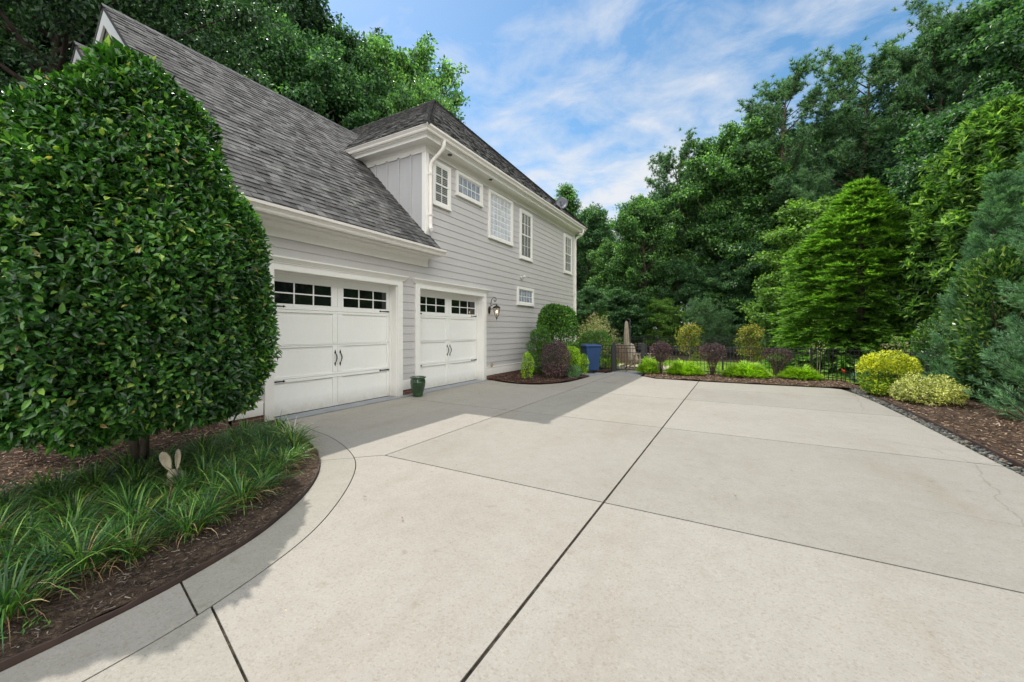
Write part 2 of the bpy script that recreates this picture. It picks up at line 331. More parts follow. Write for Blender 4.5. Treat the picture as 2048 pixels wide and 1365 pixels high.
# ------------------------------------------------------------------ foliage generators (numpy)
def unit(a): return a / np.maximum(np.linalg.norm(a, axis=1, keepdims=True), 1e-9)
def rnd_unit(n): return unit(rng.normal(size=(n, 3)))
def leaves4(P, D, N, L, W, fold=.15, droop=.1):
    """four-cornered folded leaves, two triangles each"""
    n = len(P); D = unit(D); S = unit(np.cross(D, N)); U = np.cross(S, D)
    L = np.broadcast_to(np.asarray(L, float), (n,))[:, None]; W = np.broadcast_to(np.asarray(W, float), (n,))[:, None]
    mid = P + D * L * .45 + U * W * fold
    V = np.stack([P, mid - S * W * .5, P + D * L - U * L * droop, mid + S * W * .5], 1)
    F = np.array([[0, 2, 1], [0, 3, 2]])[None] + (np.arange(n) * 4)[:, None, None]
    return V.reshape(-1, 3), F.reshape(-1, 3)
def leaves8(P, D, N, L, W, fold=.18, droop=.12):
    n = len(P); D = unit(D); S = unit(np.cross(D, N)); U = np.cross(S, D)
    L = np.broadcast_to(np.asarray(L, float), (n,))[:, None]; W = np.broadcast_to(np.asarray(W, float), (n,))[:, None]
    a = P + D * L * .28; b = P + D * L * .66 - U * L * droop * .35; up = U * W * fold
    V = np.stack([P, a - S * W * .46 + up, a, a + S * W * .46 + up, b - S * W * .40 + up, b, b + S * W * .40 + up, P + D * L - U * L * droop], 1)
    T = np.array([[0, 2, 1], [0, 3, 2], [2, 3, 6], [2, 6, 5], [1, 2, 5], [1, 5, 4], [5, 6, 7], [4, 5, 7]])
    F = T[None] + (np.arange(n) * 8)[:, None, None]
    return V.reshape(-1, 3), F.reshape(-1, 3)
def blades3(P, D, S, L, W):
    n = len(P); L = np.broadcast_to(np.asarray(L, float), (n,))[:, None]; W = np.broadcast_to(np.asarray(W, float), (n,))[:, None]
    V = np.stack([P - S * W * .5, P + S * W * .5, P + D * L], 1)
    F = np.arange(n * 3).reshape(-1, 3)
    return V.reshape(-1, 3), F
def join(parts):
    Vs, Fs, o = [], [], 0
    for V, F in parts:
        Vs.append(V); Fs.append(F + o); o += len(V)
    return np.concatenate(Vs), np.concatenate(Fs)
def vnoise(P, f, seed=0):
    """cheap smooth pseudo noise of position, about -1..1"""
    r = np.random.default_rng(seed); out = np.zeros(len(P))
    for k in range(5):
        w = r.normal(size=3) * f * (1 + .6 * k); out += np.sin(P @ w + r.uniform(0, 6.28)) / (1 + .5 * k)
    return out / 2.4
def shell_shrub(name, rx, ry, h, n, L, W, z0=.05, power=2.4, lump=.10, lf=3, depth=.22, prof=None, up=.45, eight=False, jit=.5, seed=1, hang=0, zclip=None, zmax=None):
    """leaf shell on a rounded body; every leaf points outward and up"""
    u = rng.uniform(0, 2 * math.pi, n)
    t = rng.uniform(0, 1, n)
    if prof is None:
        # superellipsoid: sample by height angle
        ph = np.arcsin(rng.uniform(-.85, 1, n)); cz = np.abs(np.cos(ph)) ** (2 / power); sz = np.sign(np.sin(ph)) * np.abs(np.sin(ph)) ** (2 / power)
        rr = cz; zz = z0 + (h - z0) * (sz + .8) / 1.8
        nz = np.sin(ph)
    else:
        zs = np.array([p[0] for p in prof]); rs = np.array([p[1] for p in prof])
        seg = np.sqrt(np.diff(zs) ** 2 + np.diff(rs) ** 2) * (rs[1:] + rs[:-1] + .1); cdf = np.concatenate([[0], np.cumsum(seg)]); cdf /= cdf[-1]
        kk = np.interp(t, cdf, np.arange(len(zs))); zz = np.interp(kk, np.arange(len(zs)), zs); rr = np.interp(kk, np.arange(len(zs)), rs)
        k0 = np.clip(kk.astype(int), 0, len(zs) - 2); dz = (zs[k0 + 1] - zs[k0]); dr = (rs[k0 + 1] - rs[k0]); nz = -dr / np.sqrt(dz ** 2 + dr ** 2 + 1e-9)
    cs, sn = np.cos(u), np.sin(u)
    nh = np.sqrt(np.maximum(0, 1 - nz ** 2))
    Nn = unit(np.stack([cs * nh, sn * nh, nz], 1))
    P = np.stack([cs * rr * rx, sn * rr * ry, zz], 1)
    lumpv = vnoise(P, lf / max(rx, .3), seed)
    inn = rng.exponential(depth * .45, n) * max(rx, .25)
    inn = np.minimum(inn, .55 * max(rx, .25))
    P = P + Nn * (lumpv * lump - inn)[:, None]
    D = unit(Nn * .7 + rnd_unit(n) * jit + np.array([0, 0, up - hang]))
    Nup = unit(Nn * .8 + np.array([0, 0, .7]) + rnd_unit(n) * .45)
    Ls = L * rng.uniform(.65, 1.2, n); Ws = W * rng.uniform(.75, 1.2, n)
    keep = P[:, 2] > (z0 if zclip is None else zclip)
    if zmax is not None: keep &= P[:, 2] + rng.normal(size=n) * .07 < zmax
    elif zclip is not None: keep &= P[:, 2] + rng.normal(size=n) * .07 > zclip
    P, D, Nup, Ls, Ws = P[keep], D[keep], Nup[keep], Ls[keep], Ws[keep]
    V, F = (leaves8 if eight else leaves4)(P, D, Nup, Ls, Ws)
    return np_mesh(name, V, F)
def stems_mesh(name, h, spread, k, r0, base=.06, seed=3, n=6, fork=2):
    rd = random.Random(seed); m = MB()
    for i in range(k):
        a = 2 * math.pi * (i + rd.random() * .6) / k; b = base * rd.random()
        p0 = Vector((b * math.cos(a), b * math.sin(a), -.03)); tip = Vector((spread * math.cos(a) * rd.uniform(.5, 1), spread * math.sin(a) * rd.uniform(.5, 1), h * rd.uniform(.8, 1)))
        mid = p0.lerp(tip, .5) + Vector((rd.uniform(-1, 1), rd.uniform(-1, 1), .3)) * spread * .15
        m.tube([p0, p0.lerp(mid, .5) + Vector((0, 0, h * .05)), mid, mid.lerp(tip, .5), tip], [r0, r0 * .9, r0 * .75, r0 * .5, r0 * .25], n)
        for j in range(fork):
            s = mid.lerp(tip, rd.uniform(0, .5)); e = s + Vector((rd.uniform(-1, 1) * spread * .6, rd.uniform(-1, 1) * spread * .6, h * rd.uniform(.15, .35)))
            m.tube([s, s.lerp(e, .5) + Vector((0, 0, .02)), e], [r0 * .55, r0 * .4, r0 * .2], 5)
    return m.mesh(name, True)
def shrub(name, loc, label, cat, fol, mat, stem, group=None, stemmat='twig', rz=0):
    e = empty(name, (loc[0], loc[1], loc[2] if len(loc) > 2 else 0), rz, label, cat, group)
    link('foliage', fol, G[mat], e)
    if stem is not None: link('stems', stem, M[stemmat], e)
    return e
# tree skeleton --------------------------------------------------
def branch_path(rd, p, d, L, k, bend=.25, rise=.1):
    pts = [p.copy()]; d = d.normalized()
    for i in range(k):
        d = (d + Vector((rd.uniform(-1, 1), rd.uniform(-1, 1), rd.uniform(-1, 1))) * bend + Vector((0, 0, rise))).normalized()
        p = p + d * (L / k); pts.append(p.copy())
    return pts
def broadleaf(seed, H, crown_base, Rc, n_limb, leaves_per, L=.2, trunk_r=.22, tips_per=6, csize=.62, lean=.02, narrow=False):
    rd = random.Random(seed); m = MB(); tips = []
    trunk = branch_path(rd, Vector((0, 0, -.2)), Vector((lean, lean * .5, 1)), H * .93, 9, .045, .05)
    m.tube(trunk, [trunk_r * (1.25 if i == 0 else 1 - .85 * i / 9) for i in range(10)], 9)
    for i in range(n_limb):
        t = (i + rd.random()) / n_limb; z = crown_base + (H * .9 - crown_base) * t
        f = min(.999, max(0, (z + .2) / (H * .93))) * 9; k = int(f); p = trunk[k].lerp(trunk[k + 1], f - k)
        a = i * 2.4 + rd.uniform(-.5, .5)
        prof = math.sin(math.pi * min(1, (.18 + .82 * t))) ** .6 if not narrow else (1 - t) ** .7 + .12
        ll = Rc * prof * rd.uniform(.7, 1.15)
        el = .25 + .75 * t
        d = Vector((math.cos(a), math.sin(a), el))
        path = branch_path(rd, p, d, ll, 5, .16, .06)
        r0 = max(.02, trunk_r * .42 * (1 - .6 * t))
        m.tube(path, [r0 * (1 - .15 * j) for j in range(6)], 6, False)
        for j in range(tips_per):
            q = path[rd.randint(2, 5)]; dd = Vector((rd.uniform(-1, 1), rd.uniform(-1, 1), rd.uniform(-.25, .8))) + d * .35
            sp = branch_path(rd, q, dd, rd.uniform(.35, 1.1) * min(1.2, Rc * .3), 3, .3, .02)
            m.tube(sp, [r0 * .35, r0 * .25, r0 * .18, r0 * .1], 4, False)
            tips.append(sp[-1]); 
            if rd.random() < .6: tips.append(sp[1])
        tips.append(path[-1])
    tips.append(trunk[-1])
    T = np.array([list(t) for t in tips]); nT = len(T)
    sz = rng.uniform(.55, 1.2, nT) * csize
    idx = np.repeat(np.arange(nT), (leaves_per * sz / csize).astype(int))
    n = len(idx); off = rng.normal(size=(n, 3)) * .5; ln = np.linalg.norm(off, axis=1, keepdims=True); off = off / np.maximum(ln, 1e-6) * np.minimum(ln, 1.15)
    P = T[idx] + off * sz[idx][:, None] * np.array([1, 1, .62])
    Nn = unit(off + np.array([0, 0, .9]) + rnd_unit(n) * .6)
    D = unit(off * .6 + rnd_unit(n) * .8 + np.array([0, 0, -.15]))
    V, F = leaves4(P, D, Nn, L * rng.uniform(.7, 1.25, n), L * .62 * rng.uniform(.8, 1.2, n))
    return m.mesh('trunk', True), np_mesh('crown', V, F)
def pine(seed, H, crown_base, Rc, n_limb, tuft=.24, per=26, trunk_r=.2, tips_per=9, nw=.03):
    rd = random.Random(seed); m = MB(); tips = []
    trunk = branch_path(rd, Vector((0, 0, -.2)), Vector((.02, .01, 1)), H * .97, 10, .05, .08)
    m.tube(trunk, [trunk_r * (1.2 if i == 0 else 1 - .8 * i / 10) for i in range(11)], 9)
    for i in range(n_limb):
        t = (i + rd.random()) / n_limb; z = crown_base + (H * .96 - crown_base) * t
        f = min(.999, (z + .2) / (H * .97)) * 10; k = int(f); p = trunk[k].lerp(trunk[k + 1], f - k)
        a = i * 2.4 + rd.uniform(-.6, .6); ll = Rc * (math.sin(math.pi * (.15 + .75 * t)) ** .5) * rd.uniform(.55, 1.15)
        d = Vector((math.cos(a), math.sin(a), .05 + .6 * t)); path = branch_path(rd, p, d, ll, 6, .16, .07)
        r0 = max(.025, trunk_r * .35 * (1 - .5 * t)); m.tube(path, [r0 * (1 - .14 * j) for j in range(7)], 6, False)
        for j in range(tips_per):
            q = path[rd.randint(2, 6)]; dd = Vector((rd.uniform(-1, 1), rd.uniform(-1, 1), rd.uniform(.0, .9))) + d * .5
            sp = branch_path(rd, q, dd, rd.uniform(.3, .9), 3, .25, .08); m.tube(sp, [r0 * .3, r0 * .22, r0 * .16, r0 * .1], 4, False)
            for s in sp[1:]: tips.append(s)
    T = np.array([list(t) for t in tips])
    T = np.concatenate([T, T + rng.normal(size=T.shape) * .2, T + rng.normal(size=T.shape) * .25]); nT = len(T)
    idx = np.repeat(np.arange(nT), per); n = len(idx)
    ax = unit(rnd_unit(nT) * .7 + np.array([0, 0, .9]))
    D = unit(rnd_unit(n) + ax[idx] * .75); S = unit(np.cross(D, rnd_unit(n)))
    V, F = blades3(T[idx], D, S, tuft * rng.uniform(.7, 1.1, n), nw)
    return m.mesh('trunk', True), np_mesh('crown', V, F)
def frond_tree(seed, H, Rb, nf, fl=.42, blades=11, droop=.25, w=.022, trunk_r=.12, z0=.15, pw=.85, fan=1.0, upturn=.1, rough=.12, tiers=0, wisp=0):
    """conifer of flat feathery fronds laid along drooping outward limbs"""
    t = rng.uniform(0, 1, nf) ** 1.35
    z = z0 + (H - z0) * t
    if tiers: z = z + (np.round(t * tiers) / tiers - t) * (H - z0) * .55
    a = rng.uniform(0, 2 * math.pi, nf)
    r = Rb * (1 - t) ** pw * (1 + rough * vnoise(np.stack([np.cos(a) * 2, np.sin(a) * 2, z * .9], 1), 1.6, seed)) + .05
    r = r * (1 - np.minimum(rng.exponential(.11, nf), .6))
    if wisp: r = r * (1 + (rng.uniform(0, 1, nf) > .86) * rng.uniform(0, wisp, nf))
    z = z - r * .10
    P0 = np.stack([np.cos(a) * r, np.sin(a) * r, z], 1)
    out = np.stack([np.cos(a), np.sin(a), np.full(nf, 0.)], 1)
    Dm = unit(out + np.array([0, 0, upturn]) + rnd_unit(nf) * .38 + np.array([0, 0, -droop]) * rng.uniform(.2, 1, nf)[:, None])
    Nn = unit(np.array([0, 0, 1.]) + out * .25 + rnd_unit(nf) * .35)
    S = unit(np.cross(Dm, Nn)); fls = fl * rng.uniform(.6, 1.2, nf) * (.6 + .4 * (1 - t))
    parts = []
    for k in range(blades):
        s = k / (blades - 1)  # along the frond
        side = 1 if k % 2 else -1
        base = P0 + Dm * (fls * s * .72)[:, None] - np.array([0, 0, 1]) * (fls * s * s * .12)[:, None]
        ang = fan * (.95 - .75 * s) * side * rng.uniform(.7, 1.2, nf)
        D = unit(Dm * np.cos(ang)[:, None] + S * np.sin(ang)[:, None] + rnd_unit(nf) * .10)
        Sb = unit(np.cross(D, Nn))
        parts.append(blades3(base, D, Sb, fls * (.55 - .22 * abs(s - .3)), w))
    V, F = join(parts)
    # weld one frond = one island is not needed: each blade varies a little
    tr = MB(); tr.tube([(0, 0, -.2), (0, 0, H * .4), (0.02, 0, H * .93)], [trunk_r, trunk_r * .7, .02], 8)
    rd = random.Random(seed)
    for i in range(60):
        tt = rd.random(); zz = z0 + (H - z0) * tt; aa = rd.random() * 6.28; rr = Rb * (1 - tt) ** pw * .85
        tr.tube([(0, 0, zz), (math.cos(aa) * rr * .5, math.sin(aa) * rr * .5, zz - rr * .02), (math.cos(aa) * rr, math.sin(aa) * rr, zz - rr * .08)], [.02 + .01 * (1 - tt), .014, .005], 4, False)
    return tr.mesh('trunk', True), np_mesh('crown', V, F)
def plume_tree(seed, H, Rb, npl, per=34, PL=.9, fl=.16, blades=7, w=.012, pw=.8, up=.5, droop=.0, z0=.15, trunk_r=.12, rough=.15, flat=.6, spread=.20, tiers=0):
    """conifer built of feathery plumes, each a limb end carrying many small sprays"""
    r = np.random.default_rng(seed)
    t = r.uniform(0, 1, npl) ** 1.25
    if tiers: t = np.clip(np.round(t * tiers) / tiers + r.normal(size=npl) * .010, 0, 1)
    a = r.uniform(0, 2 * math.pi, npl); z = z0 + (H - z0) * t
    R_ = Rb * (1 - t) ** pw * (1 + rough * vnoise(np.stack([np.cos(a) * 2, np.sin(a) * 2, z * .8], 1), 1.3, seed)) * r.uniform(.82, 1.12, npl) + .06
    L_ = np.minimum(PL * r.uniform(.7, 1.25, npl) * (1 - .45 * t), R_ * .85 + .12)
    out = np.stack([np.cos(a), np.sin(a), np.zeros(npl)], 1)
    dirn = unit(out + np.array([0, 0, 1.]) * (up + .5 * t - droop)[:, None] + rnd_unit(npl) * .22)
    base = out * np.maximum(R_ - L_ * .8, .02)[:, None] + np.stack([np.zeros(npl), np.zeros(npl), z - L_ * .8 * up * .5], 1)
    idx = np.repeat(np.arange(npl), per); n = len(idx); sN = r.uniform(0, 1, n) ** .8
    env = spread * (1 - sN) ** .6 * (.25 + 1.6 * sN).clip(0, 1)
    P = base[idx] + dirn[idx] * (L_[idx] * sN)[:, None] - np.array([0, 0, 1.]) * ((.18 if droop else .0) * sN ** 2 * L_[idx])[:, None]
    offs = rnd_unit(n); offs[:, 2] *= flat; P = P + offs * (env * r.uniform(.2, 1, n))[:, None]
    Dm = unit(dirn[idx] * 1.0 + offs * .8 + rnd_unit(n) * .25); Nn = unit(np.array([0, 0, 1.]) + rnd_unit(n) * (.9 - .5 * (1 - flat))); S = unit(np.cross(Dm, Nn)); fls = fl * r.uniform(.6, 1.25, n) * (1.1 - .45 * sN); parts = []
    for k in range(blades):
        s_ = k / (blades - 1); side = 1 if k % 2 else -1; ang = side * (.85 - .7 * s_)
        D = unit(Dm * math.cos(ang) + S * math.sin(ang)); parts.append(blades3(P + Dm * (fls * s_ * .7)[:, None], D, unit(np.cross(D, Nn)), fls * (.6 - .2 * s_), w))
    V, F = join(parts); tr = MB(); tr.tube([(0, 0, -.2), (0, 0, H * .4), (0.02, 0, H * .93)], [trunk_r, trunk_r * .7, .02], 8)
    for i in range(0, npl, max(1, npl // 160)):
        b = base[i]; e = b + dirn[i] * L_[i] * .8; tr.tube([(0, 0, max(.05, b[2] - .1)), tuple(b), tuple(e)], [.02, .012, .004], 4, False)
    return tr.mesh('trunk', True), np_mesh('crown', V, F)
def tree(name, loc, label, tm, cm, bark, leaf, cat='tree', group=None, s=1, rz=0, sz=None):
    e = empty(name, (loc[0], loc[1], loc[2] if len(loc) > 2 else 0), rz, label, cat, group)
    link('trunk', tm, M[bark], e); link('crown', cm, G[leaf], e)
    e.scale = (s, s, sz or s); return e
def plant_copy(src, loc, label, s=1, rz=0, sz=None, group=None):
    c = copy_tree(src); c.location = (loc[0], loc[1], loc[2] if len(loc) > 2 else 0); c.rotation_euler = (0, 0, rz); c.scale = (s, s, sz or s)
    c['label'] = label
    if group: c['group'] = group
    elif 'group' in c: del c['group']
    return c
#@@SETTING
# ------------------------------------------------------------------ driveway and ground
def clip(poly, n, c):
    """keep the side n.p <= c"""
    out = []
    for i, p in enumerate(poly):
        q = poly[(i + 1) % len(poly)]; dp = n[0]*p[0]+n[1]*p[1]-c; dq = n[0]*q[0]+n[1]*q[1]-c
        if dp <= 0: out.append(p)
        if (dp < 0 < dq) or (dq < 0 < dp):
            t = dp / (dp - dq); out.append((p[0]+(q[0]-p[0])*t, p[1]+(q[1]-p[1])*t))
    return out
def catmull(pts, k=8):
    out = []
    P = [pts[0]] + list(pts) + [pts[-1]]
    for i in range(1, len(P) - 2):
        p0, p1, p2, p3 = [np.array(P[i + j]) for j in (-1, 0, 1, 2)]
        for j in range(k):
            t = j / k; out.append(tuple(.5 * ((2*p1) + (-p0+p2)*t + (2*p0-5*p1+4*p2-p3)*t*t + (-p0+3*p1-3*p2+p3)*t**3)))
    out.append(tuple(pts[-1])); return out
edge_left = catmull([(-2.9, -3), (-2.78, -1.2), (-2.74, -.2), (-2.75, .5), (-2.80, 1.0), (-2.94, 1.5), (-3.12, 1.85), (-3.36, 2.2), (-3.68, 2.54), (-4.07, 2.84), (-4.5, 3.07), (-5.0, 3.27), (-5.6, 3.50), (-6.2, 3.70), (-6.49, 3.76)])
band_in = catmull([(-2.5, -3), (-2.39, -1.2), (-2.36, -.2), (-2.37, .6), (-2.43, 1.08), (-2.62, 1.67), (-2.90, 2.15), (-3.35, 2.70), (-3.78, 3.07), (-4.34, 3.36), (-4.91, 3.56), (-5.39, 3.66), (-5.9, 3.78), (-6.33, 3.85)])
bed_edge = catmull([(-6.42, 9.86), (-6.25, 9.86), (-5.74, 9.66), (-5.22, 9.56), (-4.75, 9.68), (-4.42, 10.03), (-4.2, 10.57), (-4.12, 11.4), (-4.09, 12.25)])
poly = band_in + [(-6.33, 9.86)] + bed_edge[2:] + [(-4.0, 13.1), (-3.92, 13.62), (-3.64, 13.62), (-2.6, 13.06), (-2.21, 12.66), (-.9, 12.58), (.5, 12.64), (2.0, 12.74), (2.2, 12.62), (2.33, 11.9), (2.42, 10.6), (2.46, 9), (2.48, 6), (2.5, 3), (2.52, -3)]
def slab_mesh(polys, drop=.05, bev=.014):
    bm = bmesh.new()
    for p in polys:
        q = []
        for v in p:
            if not q or (v[0]-q[-1][0])**2 + (v[1]-q[-1][1])**2 > 1e-6: q.append(v)
        if (q[0][0]-q[-1][0])**2 + (q[0][1]-q[-1][1])**2 < 1e-6: q.pop()
        if len(q) < 3: continue
        area = sum(q[i][0]*q[(i+1)%len(q)][1]-q[(i+1)%len(q)][0]*q[i][1] for i in range(len(q)))
        if abs(area) < .002: continue
        if area < 0: q = q[::-1]
        f = bm.faces.new([bm.verts.new((x, y, 0)) for x, y in q])
        outer = list(f.verts)
        bmesh.ops.inset_region(bm, faces=[f], thickness=bev, use_even_offset=True)
        for v in outer: v.co.z = -bev * .8
        be = [e for e in bm.edges if e.is_boundary and e.verts[0] in outer and e.verts[1] in outer]
        r = bmesh.ops.extrude_edge_only(bm, edges=be)
        for g in r['geom']:
            if isinstance(g, bmesh.types.BMVert): g.co.z = -drop
    big = [f for f in bm.faces if len(f.verts) > 4]
    bmesh.ops.triangulate(bm, faces=big)
    me = bpy.data.meshes.new('driveway'); bm.to_mesh(me); bm.free(); return me
g1, g2, g3 = .010, .0085, .006   # half widths: expansion joint, saw cut
slabs = []
xs = [(-9, -3.6 - g2, 'a'), (-3.6 + g2, -1.0 - g1, 'b'), (-1.0 + g1, 9, 'c')]
# cross joints (a, b left of the long joint; c right of it)
ys = [(-9, .71 - g2), (.71 + g2, 3.34 - g2), (3.34 + g2, 6.34 - g2), (6.34 + g2, 9.14 - g2), (9.14 + g2, 11.05 - g2 * .6), (11.05 + g2 * .6, 20)]
for x0, x1, tg in xs:
    for j, (y0, y1) in enumerate(ys):
        if tg == 'a' and j == 1: continue
        if tg == 'b' and j in (0, 1): continue
        if tg == 'a' and j == 0: continue
        q = poly
        q = clip(q, (-1, 0), -x0); q = clip(q, (1, 0), x1)
        if tg == 'a' and j == 2:
            # bounded below by the diagonal to the bed instead of the straight joint
            d = (-.44, -.44); nn = (.707, -.707)
            q = clip(q, nn, .707 * (-3.65) - .707 * 3.30 - g2); q = clip(q, (0, 1), y1)
        else:
            q = clip(q, (0, -1), -y0); q = clip(q, (0, 1), y1)
        if len(q) > 2: slabs.append(q)
# left of the long joint, below Y=3.34: one big slab down to the diagonal joint, then one at the very front
q = clip(poly, (1, 0), -1.0 - g1)
q = clip(q, (0, 1), 3.34 - g2)
nn = (-.232, -.973)  # line (-2.43,1.06)-(-1.76,.90)
cc = nn[0] * (-2.43) + nn[1] * 1.06
slab_up = clip(q, nn, cc - g3); slab_dn = clip(q, (-nn[0], -nn[1]), -cc - g3)
slab_up = clip(slab_up, (-.707, .707), -(.707 * (-3.65) - .707 * 3.30) - g2)
slabs += [slab_up, slab_dn]
# curved band along the bed, cut in three
def off_curve(c, o):
    c = [np.array(p) for p in c]; out = []
    for i in range(len(c)):
        d = c[min(i+1, len(c)-1)] - c[max(i-1, 0)]; d = d / np.linalg.norm(d); out.append(tuple(c[i] + np.array([-d[1], d[0]]) * o))
    return out
band_out = off_curve(band_in, .010)
band = edge_left + band_out[::-1]
bl = [((-.1, -1.0), -.1*(-2.6) - 1.0 * 1.03), ]
b_lo = clip(band, (.2, .98), .2 * (-2.6) + .98 * 1.03 - g3); b_hi = clip(band, (-.2, -.98), -(.2 * (-2.6) + .98 * 1.03) - g3)
b_mid = clip(b_hi, (-.707, .707), 4.895); b_end = clip(b_hi, (.707, -.707), -4.905)
slabs += [b_lo, b_mid, b_end]
drive = link('driveway', slab_mesh(slabs), M['concrete']); tag(drive, kind='structure')
pad = link('driveway_pad', slab_mesh([[(-4.34, 12.3), (-4.11, 12.28), (-4.02, 13.1), (-4.0, 13.55), (-4.9, 13.7), (-5.0, 12.7)]]), M['apron']); tag(pad, kind='structure')
j = MB(); j.quad((-9, -4, -.019), (2.49, -4, -.019), (2.35, 12.6, -.019), (-6.5, 12.6, -.019)); tag(j.build('road_joint_bed', M['joint']), kind='structure')
ap = MB()
ap.box(-6.69, -6.345, 3.74, 9.83, -.06, .006); ap.box(-6.338, -6.3355, 3.9, 9.8, -.06, -.004)
tag(ap.build('garage_pavement', M['apron'], bevel=.004), kind='structure')
# terrain sheet
def terrain(name, x0, x1, y0, y1, nx, ny, zf, mat, inside=None):
    X, Y = np.meshgrid(np.linspace(x0, x1, nx), np.linspace(y0, y1, ny)); P = np.stack([X.ravel(), Y.ravel(), np.zeros(nx*ny)], 1)
    P[:, 2] = zf(P); i = (np.arange(nx-1)[None] + nx*np.arange(ny-1)[:, None]).ravel(); F = np.stack([i, i+1, i+1+nx, i+nx], 1)
    if inside is not None:
        c = P[F].mean(1); F = F[inside(c)]
    return tag(link(name, np_mesh(name, P, F, smooth=True), mat), kind='structure')
terrain('ground', -140, 140, -60, 220, 141, 141, lambda P: -.14 + .04 * vnoise(P, .3, 2) - .0, M['forest_floor'])
terrain('lawn', -9, 3.2, 14.6, 21.2, 60, 40, lambda P: -.055 + .01 * vnoise(P, 1.2, 5), M['lawn'])
def in_poly(P, poly):
    x, y = P[:, 0], P[:, 1]; r = np.zeros(len(P), bool); n = len(poly)
    for i in range(n):
        x1, y1 = poly[i]; x2, y2 = poly[(i + 1) % n]
        c = ((y1 > y) != (y2 > y)) & (x < (x2 - x1) * (y - y1) / (y2 - y1 + 1e-12) + x1); r ^= c
    return r
bedL = [(p[0] - .02, p[1] + .005) for p in edge_left] + [(-6.5, 3.05), (-9, 3.0), (-9, -3)]
bedR = [(2.60, -3), (2.60, 10.4), (2.5, 12.3), (3.2, 14.2), (9, 14), (9, -3)]
bedF = [(-2.62, 13.1), (-2.2, 12.69), (-.9, 12.62), (.5, 12.68), (2.2, 12.78), (2.7, 12.7), (2.6, 14.8), (-2.8, 14.5)]
bedH = [(-6.48, 9.9)] + [(p[0] - .012, p[1] + .015) for p in bed_edge] + [(-4.35, 12.28), (-5.0, 12.6), (-4.9, 13.8), (-3.95, 13.65), (-3.8, 14.7), (-6.5, 16), (-6.48, 12)]
def bedz(s, base, amp):
    return lambda P: base + amp * vnoise(P, 3.5, s) + amp * .5 * vnoise(P, 11, s + 1)
def bed(name, pg, nx, mat, base, amp, seed):
    xs_ = [p[0] for p in pg]; ys_ = [p[1] for p in pg]
    x0, x1, y0, y1 = min(xs_), max(xs_), min(ys_), max(ys_)
    X, Y = np.meshgrid(np.arange(x0, x1, nx), np.arange(y0, y1, nx)); n1, n2 = X.shape[1], X.shape[0]
    P = np.stack([X.ravel(), Y.ravel(), np.zeros(n1*n2)], 1); zf = bedz(seed, base, amp); P[:, 2] = zf(P)
    i = (np.arange(n1-1)[None] + n1*np.arange(n2-1)[:, None]).ravel(); F = np.stack([i, i+1, i+1+n1, i+n1], 1)
    F = F[in_poly(P[F].mean(1), pg)]
    # rim down to the soil so that the bed is a body
    tag(link(name, np_mesh(name, P, F, smooth=True), mat), kind='structure'); return zf
zL = bed('mulch_ground_left', bedL, .03, M['mulch'], .012, .012, 3)
zR = bed('mulch_ground_right', bedR, .05, M['mulch'], .006, .02, 4)
zF = bed('mulch_ground_fence', bedF, .04, M['mulch'], .015, .015, 6)
zH = bed('mulch_ground_house', bedH, .04, M['mulch_red'], .02, .015, 8)
def chips(name, pg, zf, n, mat, L=(.02, .07), W=(.004, .014), label=None, near=None):
    xs_ = [p[0] for p in pg]; ys_ = [p[1] for p in pg]
    P = np.stack([rng.uniform(min(xs_), max(xs_), n*3), rng.uniform(min(ys_), max(ys_), n*3), np.zeros(n*3)], 1)
    if near is not None:
        w = np.clip(1.6 / (np.hypot(P[:, 0], P[:, 1]) / near), 0, 1); P = P[rng.uniform(0, 1, len(P)) < w ** 1.3]
    P = P[in_poly(P, pg)][:n]; k = len(P); P[:, 2] = zf(P) + .005 + rng.uniform(0, .008, k)
    a = rng.uniform(0, 6.28, k); D = unit(np.stack([np.cos(a), np.sin(a), rng.uniform(-.35, .35, k)], 1)); N = unit(rnd_unit(k) * .5 + np.array([0, 0, 1.])); S = unit(np.cross(D, N)); U = np.cross(S, D)
    l = rng.uniform(*L, k)[:, None]; w = rng.uniform(*W, k)[:, None]; t = w * .45
    c = [P - D*l*.5 - S*w*.5, P + D*l*.5 - S*w*.35, P + D*l*.5 + S*w*.3, P - D*l*.5 + S*w*.5]
    V = np.stack(c + [q + U * t for q in c], 1).reshape(-1, 3)
    T = np.array([[4,5,6,7],[0,1,5,4],[1,2,6,5],[2,3,7,6],[3,0,4,7]]); F = (T[None] + (np.arange(k)*8)[:, None, None]).reshape(-1, 4)
    return tag(link(name, np_mesh(name, V, F), mat), label, kind='stuff')
chips('bark_mulch', [(x, y) for x, y in bedL if True], zL, 42000, M['chips_dark'], (.007, .036), (.002, .0065), 'dark shredded bark mulch in the curved bed on the left', 2.4)
chips('bark_mulch', bedR, zR, 30000, M['chips'], (.018, .065), (.006, .019), 'brown bark mulch chips in the sunny bed on the right', 5)
chips('bark_mulch', bedF, zF, 4000, M['chips'], (.02, .07), (.006, .018), 'bark mulch in the bed before the black fence')
chips('bark_mulch', bedH, zH, 4500, M['chips_dark'], (.02, .07), (.006, .016), 'reddish dark mulch in the curved bed by the house wall')
chips('bark_mulch', [(-9, .2), (-4.9, .2), (-5.0, 1.2), (-5.2, 2.2), (-5.9, 3.0), (-9, 3.0)], zL, 9000, M['chips'], (.015, .06), (.004, .012), 'brown bark mulch in the shade beneath the big bush')
